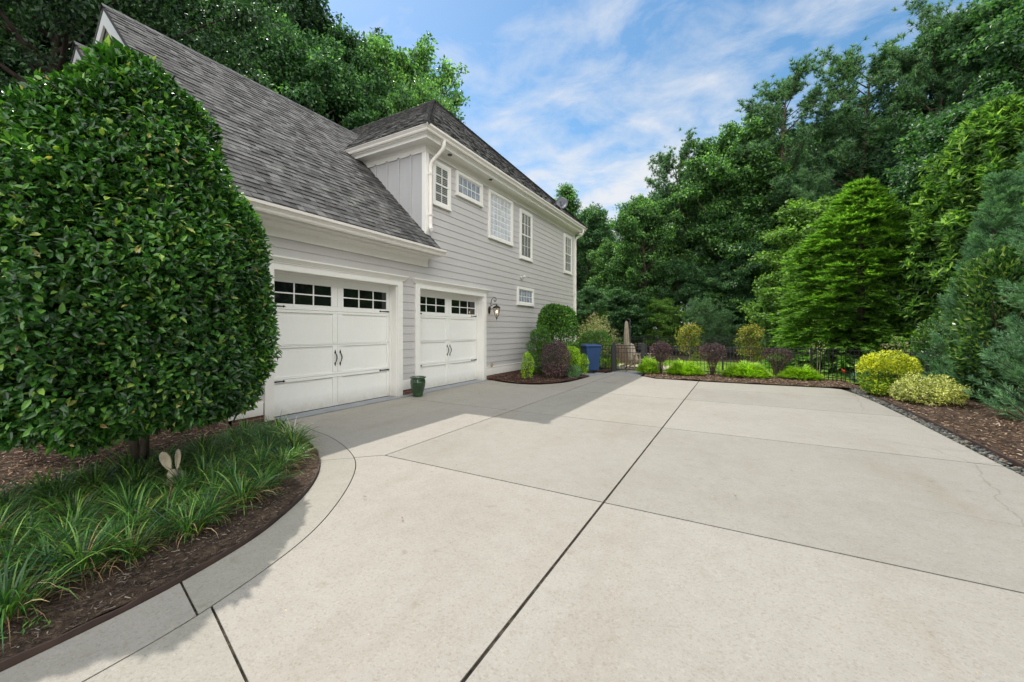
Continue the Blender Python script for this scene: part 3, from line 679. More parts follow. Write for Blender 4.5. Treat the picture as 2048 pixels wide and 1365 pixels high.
# slate chips between concrete and the right edging
strip = [(2.505, -1), (2.585, -1), (2.585, 9.8), (2.56, 11.6), (2.75, 12.4), (3.2, 12.9), (2.4, 12.72), (2.34, 12.3), (2.46, 10)]
k = 2600; P = np.stack([rng.uniform(2.3, 3.2, k*12), rng.uniform(-1, 13, k*12), np.zeros(k*12)], 1); P = P[in_poly(P, strip)][:k]; k = len(P); P[:, 2] = rng.uniform(-.02, .012, k)
nsd = 6; vs = []
rad = rng.uniform(.007, .024, k); rot = rng.uniform(0, 6.28, k); tl = rng.normal(size=(k, 2)) * .25
for lv in (0, 1):
    for s_ in range(nsd):
        a = rot + s_ * 6.283 / nsd; rr = rad * rng.uniform(.7, 1.15, k) * (1 if lv == 0 else .8)
        dx, dy = np.cos(a) * rr, np.sin(a) * rr * .75; vs.append(np.stack([P[:, 0] + dx, P[:, 1] + dy, P[:, 2] + lv * rad * .45 + tl[:, 0] * dx + tl[:, 1] * dy], 1))
V = np.stack(vs, 1).reshape(-1, 3); Ff = []; tot = []
top = (np.arange(k) * 12)[:, None] + np.arange(6, 12)[None]; side = np.concatenate([(np.arange(k) * 12)[:, None] + np.array([[s_, (s_+1) % 6, 6 + (s_+1) % 6, 6 + s_]]) for s_ in range(6)])
F = np.concatenate([top.ravel(), side.ravel()]); tot = np.concatenate([np.full(k, 6), np.full(len(side), 4)])
tag(link('slate_gravel', np_mesh('slate_gravel', V, F, tot), M['slate']), 'grey green slate chips between the concrete and the rusty edging', kind='stuff')
st = MB(); st.quad((2.49, -3, -.04), (2.62, -3, -.04), (2.62, 12.9, -.04), (2.2, 12.9, -.04)); tag(st.build('gravel_ground', M['joint']), kind='structure')
# edging strips
def ribbon(name, curve, w, z0, z1, mat, label, zf=None):
    L_ = off_curve(curve, w / 2); R_ = off_curve(curve, -w / 2); m = MB(); n = len(curve)
    vs = []
    for i in range(n):
        dz = .004 * math.sin(i * 1.7) + .003 * math.sin(i * .61)
        vs += [(*L_[i], z0), (*L_[i], z1 + dz), (*R_[i], z1 + dz), (*R_[i], z0)]
    fs = []
    for i in range(n - 1):
        for k_ in range(4): fs.append((i*4+k_, (i+1)*4+k_, (i+1)*4+(k_+1) % 4, i*4+(k_+1) % 4))
    fs += [(0, 1, 2, 3), ((n-1)*4+3, (n-1)*4+2, (n-1)*4+1, (n-1)*4)]
    m.add(vs, fs); o = m.build(name, mat, bevel=.003); return tag(o, label, 'edging')
ribbon('garden_edging', off_curve(edge_left, .012), .012, -.05, .022, M['edging'], 'rusty brown metal edging curving round the left flower bed')
ribbon('garden_edging', catmull([(2.60, -3), (2.60, 0), (2.60, 3), (2.60, 6), (2.60, 9), (2.58, 10.4), (2.56, 11.0)]), .022, -.05, .045, M['edging'], 'straight rusty edging strip beside the slate chips on the right')
ribbon('garden_edging', catmull([(2.75, 12.75), (3.3, 12.82), (4.2, 12.7)]), .022, -.05, .05, M['edging'], 'short dark edging strip behind the yellow shrub')
# ------------------------------------------------------------------ lawn blades
k = 60000; P = np.stack([rng.uniform(-6, 2.6, k), 14.7 + 6.4 * rng.uniform(0, 1, k), np.full(k, -.06)], 1)
D = unit(rnd_unit(k) * .6 + np.array([0, 0, 1.])); V, F = blades3(P, D, unit(np.cross(D, rnd_unit(k))), rng.uniform(.04, .08, k), .012)
tag(link('lawn_grass', np_mesh('lawn_grass', V, F), G['turf']), 'sunlit short lawn grass behind the black fence', kind='stuff')
#@@HOUSE
# ------------------------------------------------------------------ the house
house = empty('house', (0, 0, 0), 0, 'pale grey sided house with white garage doors and steep grey shingle roofs', 'house')
def interval(poly, v):
    xs_ = []
    n = len(poly)
    for i in range(n):
        (u1, v1), (u2, v2) = poly[i], poly[(i+1) % n]
        if (v1 <= v < v2) or (v2 <= v < v1): xs_.append(u1 + (u2 - u1) * (v - v1) / (v2 - v1))
    return (min(xs_), max(xs_)) if len(xs_) >= 2 else None
def roof_face(mb, O, U, Vd, poly, exposure=.145, seed=1, tmin=.09, tmax=.22):
    O, U, Vd = Vector(O), Vector(U).normalized(), Vector(Vd).normalized(); N = U.cross(Vd).normalized()
    if N.z < 0: N = -N
    rd = random.Random(seed); vmax = max(p[1] for p in poly); v = min(p[1] for p in poly)
    row = 0
    while v < vmax - .01:
        v1 = min(v + exposure, vmax); a = interval(poly, v + .0005); b = interval(poly, v1 - .0005); row += 1
        if a and b:
            u = min(a[0], b[0]) - rd.random() * .2; end = max(a[1], b[1])
            while u < end:
                w = rd.uniform(tmin, tmax); u2 = u + w
                c0, c1 = max(u, a[0]), min(u2, a[1]); d0, d1 = max(u, b[0]), min(u2, b[1])
                if c1 - c0 > .004 or d1 - d0 > .004:
                    if c1 < c0: c0 = c1 = min(max(c0, a[0]), a[1])
                    if d1 < d0: d0 = d1 = min(max(d0, b[0]), b[1])
                    t = rd.choice((.008, .010, .017, .019)); g = .0015
                    p = [O + U*(c0+g) + Vd*v + N*t, O + U*(c1-g) + Vd*v + N*t, O + U*(d1-g) + Vd*v1 + N*.002, O + U*(d0+g) + Vd*v1 + N*.002]
                    q = [O + U*(c0+g) + Vd*v - N*.004, O + U*(c1-g) + Vd*v - N*.004]
                    mb.add(p + q, [(0, 1, 2, 3), (4, 5, 1, 0), (5, 2, 1), (0, 3, 4)])
                u = u2
        v = v1
def deck(mb, O, U, Vd, poly, th=.05):
    O, U, Vd = Vector(O), Vector(U).normalized(), Vector(Vd).normalized(); N = U.cross(Vd).normalized()
    if N.z < 0: N = -N
    a = [O + U*p[0] + Vd*p[1] for p in poly]; b = [p - N*th for p in a]; n = len(poly)
    mb.add(a + b, [tuple(range(n)), tuple(range(n, 2*n))[::-1]] + [(i, (i+1) % n, n+(i+1) % n, n+i) for i in range(n)])
def ridge_caps(mb, p, q, w=.13, step=.14, slopeA=None, slopeB=None):
    p, q = Vector(p), Vector(q); d = (q - p); L = d.length; d.normalize(); n = int(L / step)
    for i in range(n):
        a = p + d * i * step; b = p + d * (i * step + step * 1.35); up = Vector((0, 0, 1))
        for s_, sl in ((1, slopeA), (-1, slopeB)):
            o = Vector(sl) * w
            mb.add([a + up*.022, a + o + up*.018, b + o + up*.006, b + up*.01, a, a + o], [(0, 1, 2, 3), (0, 4, 5, 1)])
# garage roof: eave X=-6.13 z 3.38, 45 degrees, ridge X=-10.19 z 7.44
s2 = math.sqrt(.5)
EX, EZ, RX, RZ = -6.13, 3.38, -10.19, 7.44
GL = (EX - RX) / s2
grf = MB(); roof_face(grf, (EX, 2.70, EZ), (0, 1, 0), (-s2, 0, s2), [(0, 0), (4.71, 0), (4.71, .54), (4.60, .541), (4.60, 4.4), (5.9, GL), (0, GL)], seed=3)
grb = MB(); roof_face(grb, (2*RX - EX, 2.70, EZ), (0, 1, 0), (s2, 0, s2), [(0, 0), (4.7, 0), (4.7, GL), (0, GL)], .29, seed=4)
groof = grf.build('garage_roof', M['shingle'], house)
dk = MB(); deck(dk, (EX, 2.70, EZ - .006), (0, 1, 0), (-s2, 0, s2), [(0, 0), (4.70, 0), (4.70, .5), (4.58, .501), (4.58, 4.4), (5.88, GL), (0, GL)]); deck(dk, (2*RX - EX, 2.70, EZ - .006), (0, 1, 0), (s2, 0, s2), [(0, 0), (4.6, 0), (4.6, GL), (0, GL)])
dk.build('roof_deck', M['ridge'], groof)
grb.build('rear_slope', M['shingle'], groof)
rc = MB(); ridge_caps(rc, (RX, 2.68, RZ + .008), (RX, 8.45, RZ + .008), .14, .15, (s2, 0, -s2), (-s2, 0, -s2)); rc.build('ridge_cap', M['ridge'], groof)
# small lower gable that projects from the gable end
SX, SZ, SY = -10.15, 6.50, 2.34
sm = MB()
roof_face(sm, (SX + 2.6, SY, SZ - 2.6), (0, 1, 0), (-s2, 0, s2), [(0, 0), (.72, 0), (.72, 2.6/s2), (0, 2.6/s2)], seed=5)
roof_face(sm, (SX - 2.6, SY, SZ - 2.6), (0, 1, 0), (s2, 0, s2), [(0, 0), (.72, 0), (.72, 2.6/s2), (0, 2.6/s2)], .29, seed=6)
deck(sm, (SX + 2.6, SY, SZ - 2.61), (0, 1, 0), (-s2, 0, s2), [(0, 0), (.72, 0), (.72, 2.6/s2), (0, 2.6/s2)]); deck(sm, (SX - 2.6, SY, SZ - 2.61), (0, 1, 0), (s2, 0, s2), [(0, 0), (.72, 0), (.72, 2.6/s2), (0, 2.6/s2)])
sgr = sm.build('porch_gable_roof', M['shingle'], house)
rc = MB(); ridge_caps(rc, (SX, SY - .02, SZ + .01), (SX, 3.0, SZ + .01), .13, .15, (s2, 0, -s2), (-s2, 0, -s2)); rc.build('ridge_cap', M['ridge'], sgr)
# rakes (white barge boards) on both gables
def rake(mb, x, z, y, half, w=.22, th=.035):
    for s_ in (1, -1):
        a = Vector((x, y, z - .05)); b = Vector((x + s_*half, y, z - .05 - half)); dn = Vector((0, 0, -w * 1.41))
        o = Vector((0, -th, 0)); mb.add([a, b, b + dn, a + dn, a + o, b + o, b + dn + o, a + dn + o], [(3,2,1,0),(4,5,6,7),(0,1,5,4),(1,2,6,5),(2,3,7,6),(3,0,4,7)])
rk = MB(); rake(rk, RX, RZ, 2.745, 3.9); rake(rk, RX, RZ - .10, 2.80, 3.75, .14, .03); rake(rk, SX, SZ, SY + .045, 2.5, .15); rake(rk, SX, SZ - .08, SY + .09, 2.4, .12, .03)
rk.build('barge_board', M['trim'], house)
sf = MB()
for s_ in (1, -1):
    sf.add([(RX, 2.78, RZ - .12), (RX + s_*3.9, 2.78, RZ - .12 - 3.9), (RX + s_*3.9, 3.06, RZ - .12 - 3.9), (RX, 3.06, RZ - .12)], [(0, 1, 2, 3)])
    sf.add([(SX, SY + .07, SZ - .12), (SX + s_*2.5, SY + .07, SZ - 2.62), (SX + s_*2.5, SY + .34, SZ - 2.62), (SX, SY + .34, SZ - .12)], [(0, 1, 2, 3)])
sf.build('soffit', M['trim'], house)
# main hip roof
A, B, Pk = Vector((-6.06, 6.83, 6.10)), Vector((-6.06, 17.52, 6.10)), Vector((-10.48, 12.17, 10.48))
mr = MB()
vf = Vector((Pk.x - A.x, 0, Pk.z - A.z)); Lf = vf.length
roof_face(mr, A, (0, 1, 0), vf, [(0, 0), (B.y - A.y, 0), (Pk.y - A.y, Lf)], seed=11)
vn = Vector((0, Pk.y - A.y, Pk.z - A.z)); Ln = vn.length
roof_face(mr, A, (-1, 0, 0), vn, [(0, 0), (11, 0), (11, Ln), (A.x - Pk.x, Ln)], seed=12)
mroof = mr.build('main_roof', M['shingle'], house)
dk = MB(); deck(dk, A - Vector((0, 0, .008)), (0, 1, 0), vf, [(0, 0), (B.y - A.y, 0), (Pk.y - A.y, Lf)]); deck(dk, A - Vector((0, 0, .008)), (-1, 0, 0), vn, [(0, 0), (11, 0), (11, Ln), (A.x - Pk.x, Ln)])
deck(dk, B - Vector((0, 0, .008)), (-1, 0, 0), Vector((0, -(B.y - Pk.y), Pk.z - B.z)), [(0, 0), (11, 0), (11, Ln), (A.x - Pk.x, Ln)]); dk.build('roof_deck', M['ridge'], mroof)
rc = MB()
hd = (Pk - A); ridge_caps(rc, A, Pk, .12, .15, (0, 1, 0), (-1, 0, 0)) if False else None
def hip_caps(mb, p, q, n1, n2, w=.085, step=.14):
    p, q = Vector(p), Vector(q); d = q - p; L = d.length; d.normalize()
    for sgn, nn_ in ((1, n1), (-1, n2)):
        nn_ = Vector(nn_).normalized(); o = d.cross(nn_).normalized() * w * sgn
        for i in range(int(L / step)):
            a = p + d*i*step; b = p + d*min(L, i*step + step*1.3)
            mb.add([a + nn_*.026, a + o + nn_*.024, b + o + nn_*.012, b + nn_*.014, a, a + o], [(0, 1, 2, 3), (0, 4, 5, 1)])
Nf = Vector((-vf.z, 0, vf.x)); Nf = -Nf if Nf.z < 0 else Nf
Nn_ = Vector((0, -vn.z, vn.y))
hip_caps(rc, A, Pk, Nf, Nn_); hip_caps(rc, A, Pk, Nn_, Nf); hip_caps(rc, B, Pk, Nf, Vector((0, vn.z, vn.y))); hip_caps(rc, B, Pk, Vector((0, vn.z, vn.y)), Nf)
ridge_caps(rc, Pk + Vector((0, 0, .005)), Pk + Vector((-6.5, 0, .005)), .14, .15, (0, s2, -.6), (0, -s2, -.6))
rc.build('ridge_cap', M['ridge'], mroof)
# lap siding
def laps(mb, O, U, Nout, poly, holes=(), ex=.1775, lip=.013, zs0=None):
    """O origin (u=0, v=0), U along the wall, v up, Nout outward"""
    O, U, N = Vector(O), Vector(U), Vector(Nout); Z = Vector((0, 0, 1)); vmax = max(p[1] for p in poly); v = min(p[1] for p in poly)
    while v < vmax - .005:
        v1 = min(v + ex, vmax); a = interval(poly, v + .0005); b = interval(poly, v1 - .0005)
        if a and b:
            segs = [(a[0], a[1], b[0], b[1])]
            for (h0, h1, hz0, hz1) in holes:
                if hz0 < v1 - .03 and hz1 > v + .03:
                    ns = []
                    for (c0, c1, d0, d1) in segs:
                        if h1 <= c0 or h0 >= c1: ns.append((c0, c1, d0, d1)); continue
                        if h0 > c0: ns.append((c0, h0, d0, h0))
                        if h1 < c1: ns.append((h1, c1, h1, d1))
                    segs = ns
            for (c0, c1, d0, d1) in segs:
                # butt joints every few metres are too fine to see; boards run through
                p = [O+U*c0+Z*v+N*lip, O+U*c1+Z*v+N*lip, O+U*d1+Z*v1+N*.001, O+U*d0+Z*v1+N*.001, O+U*c0+Z*v-N*.02, O+U*c1+Z*v-N*.02]
                mb.add(p, [(0, 1, 2, 3), (4, 5, 1, 0)])
        v = v1
WX = -6.5; Y0, Y1, Y2, Y3 = 3.05, 7.29, 17.2, 0
D1, D2, DH = (3.71, 6.36), (7.08, 9.73), 2.43
sd = MB()
laps(sd, (WX, 0, .31), (0, 1, 0), (1, 0, 0), [(Y0, 0), (Y2, 0), (Y2, 2.84), (Y0, 2.84)], [(D1[0]-.05, D1[1]+.05, -1, DH - .31), (D2[0]-.05, D2[1]+.05, -1, DH - .31)])
laps(sd, (WX, 0, 3.15), (0, 1, 0), (1, 0, 0), [(Y1, 0), (Y2, 0), (Y2, 2.60), (Y1, 2.60)])
sd.build('wall', M['siding'], house)
# gable end wall (facing the bed) and projecting gable
gw = MB(); laps(gw, (0, Y0, .45), (1, 0, 0), (0, -1, 0), [(2*RX - WX, 0), (WX, 0), (WX, 3.2), (RX, 6.88), (2*RX - WX, 3.2)])
laps(gw, (0, 2.66, .45), (1, 0, 0), (0, -1, 0), [(SX - 2.2, 0), (SX + 2.2, 0), (SX + 2.2, 3.7), (SX, 5.95), (SX - 2.2, 3.7)])
for x_ in (SX - 2.2, SX + 2.2): gw.add([(x_, 2.66, 0), (x_, 3.05, 0), (x_, 3.05, 4.2), (x_, 2.66, 4.2)], [(0, 1, 2, 3)])
gw.build('gable_wall', M['siding'], house)
# solid wall cores behind the boards (recessed), with the garage openings left free
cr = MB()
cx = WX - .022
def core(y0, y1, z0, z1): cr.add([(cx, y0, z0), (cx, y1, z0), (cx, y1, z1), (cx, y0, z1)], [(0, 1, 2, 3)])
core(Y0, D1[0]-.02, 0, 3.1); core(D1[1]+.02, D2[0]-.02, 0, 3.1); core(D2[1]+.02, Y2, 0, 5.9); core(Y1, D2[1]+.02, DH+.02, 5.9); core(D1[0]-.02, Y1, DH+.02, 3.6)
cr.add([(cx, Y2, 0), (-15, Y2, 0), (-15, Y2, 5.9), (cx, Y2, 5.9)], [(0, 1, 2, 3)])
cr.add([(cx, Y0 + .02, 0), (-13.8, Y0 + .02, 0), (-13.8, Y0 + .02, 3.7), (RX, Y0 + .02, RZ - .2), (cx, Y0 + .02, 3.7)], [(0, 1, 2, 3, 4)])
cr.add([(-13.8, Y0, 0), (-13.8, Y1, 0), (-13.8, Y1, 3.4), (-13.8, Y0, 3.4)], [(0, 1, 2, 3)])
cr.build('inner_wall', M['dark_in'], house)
# board and batten side wall of the upper storey
bb = MB(); bb.add([(-6.5, Y1, 3.4), (-12, Y1, 3.4), (-12, Y1, 5.95), (-6.5, Y1, 5.95)], [(0, 1, 2, 3)])
xb = -6.95
while xb > -9.5: bb.box(xb - .028, xb + .028, Y1 - .034, Y1 + .001, 3.42, 5.73); xb -= .405
bb.build('batten_wall', M['batten'], house)
# corner boards, water table, foundation
for b_ in ((Y1 - .022, Y1 + .105, 3.62, 5.74), (Y2 - .105, Y2 + .022, .30, 5.74), (Y0 - .022, Y0 + .10, .44, 3.0)):
    cb = MB(); cb.box(WX - .10, WX + .022, *b_); cb.build('corner_board', M['trim'], house, bevel=.004)
wt = MB()
for a, b in ((Y0, D1[0] - .17), (D1[1] + .17, D2[0] - .17)): wt.box(WX - .03, WX + .018, a, b, .12, .335)
wt.box(WX - .03, WX + .018, D2[1] + .165, Y2 + .02, .105, .335); wt.box(WX - .03, WX + .03, D2[1] + .165, Y2 + .02, .335, .352)
wt.box(-13.8, WX + .018, Y0 - .02, Y0 + .01, .44, .60)
wt.build('water_table', M['trim'], house, bevel=.003)
fd = MB(); 
for a, b in ((Y0 + .01, D1[0] - .15), (D1[1] + .15, D2[0] - .15), (D2[1] + .15, Y2)): fd.box(WX - .06, WX - .004, a, b, -.2, .115)
fd.box(-13.8, WX - .004, Y0 - .006, Y0 + .05, -.2, .445); fd.box(SX - 2.22, SX + 2.22, 2.63, 2.9, -.2, .45)
fd.build('brick_foundation', M['brick'], house)
# swept cornices
def sweep(mb, path, prof, closed_ends=True):
    """prof: list of (out, z); path in plan with the outside on its right"""
    pts = [Vector((p[0], p[1], 0)) for p in path]; n = len(pts); m_ = len(prof); vs = []
    for i, p in enumerate(pts):
        ds = []
        if i > 0: ds.append((pts[i] - pts[i-1]).normalized())
        if i < n - 1: ds.append((pts[i+1] - pts[i]).normalized())
        ns = [Vector((d.y, -d.x, 0)) for d in ds]
        if len(ns) == 2:
            h = (ns[0] + ns[1]).normalized(); o = h / max(.2, h.dot(ns[0]))
        else: o = ns[0]
        for r, z in prof: vs.append(p + o * r + Vector((0, 0, z)))
    fs = []
    for i in range(n - 1):
        for k_ in range(m_): fs.append((i*m_+k_, (i+1)*m_+k_, (i+1)*m_+(k_+1) % m_, i*m_+(k_+1) % m_))
    if closed_ends: fs += [tuple(range(m_)), tuple((n-1)*m_ + k_ for k_ in range(m_))[::-1]]
    mb.add(vs, fs)
fr_low = [(-.01, 2.955), (.034, 2.955), (.034, 3.10), (.05, 3.105), (.058, 3.125), (.085, 3.15), (.12, 3.165), (.125, 3.185), (-.01, 3.185)]
so_low = [(.0, 3.186), (.30, 3.186), (.30, 3.178), (.325, 3.178), (.325, 3.22), (.34, 3.25), (.34, 3.30), (.0, 3.30)]
gu_low = [(.341, 3.20), (.385, 3.20), (.40, 3.225), (.405, 3.25), (.43, 3.285), (.448, 3.30), (.45, 3.345), (.436, 3.345), (.43, 3.315), (.345, 3.305)]
cm = MB(); sweep(cm, [(WX - .5, Y0 - .27), (WX, Y0 - .27), (WX, 7.33)], fr_low); sweep(cm, [(WX - .5, Y0 - .27), (WX, Y0 - .27), (WX, 7.45)], so_low)
cm.build('cornice', M['trim'], house)
gm = MB(); sweep(gm, [(WX, Y0 - .3), (WX, 7.53)], gu_low); 
gob = gm.build('gutter', M['gutter'], house)
fr_up = [(-.01, 5.70), (.034, 5.70), (.034, 5.83), (.05, 5.835), (.06, 5.855), (.085, 5.872), (-.01, 5.872)]
so_up = [(.0, 5.873), (.24, 5.873), (.24, 5.864), (.30, 5.864), (.305, 5.90), (.325, 5.925), (.36, 5.945), (.36, 6.08), (.0, 6.08)]
gu_up = [(.361, 5.965), (.395, 5.965), (.41, 5.99), (.414, 6.02), (.438, 6.055), (.452, 6.07), (.455, 6.115), (.441, 6.115), (.436, 6.085), (.365, 6.07)]
pth = [(-12, Y1), (WX, Y1), (WX, Y2), (-12, Y2)]
# outside lies to the right of travel when going +Y along the front: reverse order keeps it outside
cm = MB(); sweep(cm, pth, fr_up); sweep(cm, pth, so_up); cm.build('upper_cornice', M['trim'], house)
gm = MB(); sweep(gm, pth, gu_up); gm.build('upper_gutter', M['gutter'], house)
# soffit lights
for y in (8.0, 9.9):
    m = MB(); m.lathe((WX + .17, y, 5.862), [(.0, .002), (.035, .002), (.04, -.006), (.055, -.008), (.06, .006)], 16); m.build('soffit_light', M['dish'], house)
# downspouts
def rect_tube(mb, pts, a=.036, b=.027): mb.tube(pts, a, 12, True, 1.0)
ds = MB(); rect_tube(ds, [(-6.13, 7.52, 6.0), (-6.13, 7.52, 5.86), (-6.16, 7.51, 5.78), (-6.24, 7.48, 5.68), (-6.36, 7.43, 5.55), (-6.42, 7.405, 5.46), (-6.44, 7.40, 5.36), (-6.44, 7.40, 4.0), (-6.43, 7.39, 3.93), (-6.39, 7.36, 3.87), (-6.33, 7.30, 3.83)], .045)
ds.box(-6.50, -6.39, 7.345, 7.455, 5.18, 5.21); ds.box(-6.50, -6.39, 7.345, 7.455, 4.2, 4.23)
ds.build('downspout', M['gutter'], house, smooth=False)
ds = MB(); rect_tube(ds, [(-6.12, 17.3, 6.0), (-6.12, 17.3, 5.86), (-6.2, 17.28, 5.74), (-6.4, 17.2, 5.6), (-6.44, 17.18, 5.5), (-6.44, 17.18, .35), (-6.38, 17.1, .2)], .045); ds.build('downspout', M['gutter'], house)
# garage doors with surrounds
def garage_door(y0, y1, brown_edge=False):
    yc = (y0 + y1) / 2; xd = -6.70
    d = MB(); d.box(xd - .05, xd - .018, y0 + .006, y1 - .006, .012, DH)
    # rails and stiles, 18 mm proud of the panels
    def rs(ya, yb, za, zb, t=0): d.box(xd - .0185, xd + t, ya, yb, za, zb)
    rails = [(.012, .075), (.56, .605), (.612, .66), (1.15, 1.172), (1.178, 1.2), (1.76, 1.802), (1.808, 1.90), (2.27, DH)]
    for za, zb in rails: rs(y0 + .006, y1 - .006, za, zb)
    gaps = [(.075, .56), (.66, 1.15), (1.2, 1.76), (1.90, 2.27)]
    for za, zb in gaps:
        for ya, yb in ((y0 + .006, y0 + .09), (y1 - .09, y1 - .006)): rs(ya, yb, za, zb)
        w = .105 if zb < 2 else .135
        rs(yc - w, yc - .003, za, zb); rs(yc + .003, yc + w, za, zb)
    door = d.build('garage_door', M['door'], house, bevel=.004)
    for (ya, yb) in ((y0 + .10, yc - .135), (yc + .135, y1 - .10)):
        g = MB(); g.box(xd - .0175, xd - .012, ya, yb, 1.905, 2.268); g.build('pane', M['dglass'], door)
        mu = MB()
        for k_ in (1, 2):
            yy = ya + (yb - ya) * k_ / 3; mu.box(xd - .013, xd - .001, yy - .011, yy + .011, 1.902, 2.27)
        mu.box(xd - .013, xd - .002, ya, yb, 2.075, 2.097); mu.build('muntin', M['door'], door)
    for s_, ye in ((1, y0 + .008), (-1, y1 - .008)):
        for z in (1.855, .588):
            h = MB(); L = .30
            h.add([(xd + .001, ye, z - .016), (xd + .001, ye + s_*L*.85, z - .008), (xd + .001, ye + s_*L*.88, z - .02), (xd + .001, ye + s_*L, z), (xd + .001, ye + s_*L*.88, z + .02), (xd + .001, ye + s_*L*.85, z + .008), (xd + .001, ye, z + .016),
                   (xd + .008, ye, z - .016), (xd + .008, ye + s_*L*.85, z - .008), (xd + .008, ye + s_*L*.88, z - .02), (xd + .008, ye + s_*L, z), (xd + .008, ye + s_*L*.88, z + .02), (xd + .008, ye + s_*L*.85, z + .008), (xd + .008, ye, z + .016)],
                  [tuple(range(7, 14)), tuple(range(7))[::-1]] + [(i, (i+1) % 7, 7+(i+1) % 7, 7+i) for i in range(7)])
            h.build('hinge', M['iron'], door)
    for yy in (yc - .055, yc + .055):
        h = MB(); h.tube([(xd + .002, yy, 1.02), (xd + .03, yy, 1.0), (xd + .05, yy + .004, .95), (xd + .052, yy + .004, .92), (xd + .035, yy, .86), (xd + .004, yy, .825)], [.008, .009, .011, .011, .008, .007], 8)
        for zz, s_ in ((1.025, 1), (.82, -1)):
            h.add([(xd + .001, yy - .018, zz), (xd + .001, yy, zz + s_*.055), (xd + .001, yy + .018, zz), (xd + .001, yy, zz - s_*.02), (xd + .009, yy - .018, zz), (xd + .009, yy, zz + s_*.055), (xd + .009, yy + .018, zz), (xd + .009, yy, zz - s_*.02)],
                  [(4, 5, 6, 7), (0, 1, 5, 4), (1, 2, 6, 5), (2, 3, 7, 6), (3, 0, 4, 7)])
        h.build('handle', M['iron'], door, smooth=False)
    # jambs and casings
    s = MB(); xo = WX + .035
    s.box(xd - .06, WX - .001, y0 - .03, y0 + .001, .0, DH + .03); s.box(xd - .06, WX - .001, y1 - .001, y1 + .03, .0, DH + .03); s.box(xd - .06, WX - .001, y0 - .03, y1 + .03, DH + .001, DH + .03)
    s.box(xd + .004, xd + .03, y0, y0 + .03, .01, DH); s.box(xd + .004, xd + .03, y1 - .03, y1, .01, DH); s.box(xd + .004, xd + .03, y0 + .03, y1 - .03, DH - .03, DH)
    s.box(WX - .0, xo, y0 - .155, y0 - .012, -.01, DH + .001); s.box(WX - .0, xo, y1 + .012, y1 + .155, -.01, DH + .001)
    s.box(WX, xo, y0 - .155, y1 + .155, DH + .001, DH + .105)
    prof = [(0, DH + .106), (.045, DH + .106), (.045, DH + .125), (.055, DH + .13), (.066, DH + .15), (.09, DH + .18), (.10, DH + .19), (.10, DH + .215), (.0, DH + .225)]
    sweep(s, [(WX - .02, y0 - .165), (WX, y0 - .165), (WX, y1 + .165), (WX - .02, y1 + .165)], prof)
    s.build('door_surround', M['trim'], house)
    return door
garage_door(*D1); garage_door(*D2)
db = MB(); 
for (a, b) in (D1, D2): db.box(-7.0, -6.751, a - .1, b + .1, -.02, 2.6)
db.build('garage_back', M['dark_in'], house)
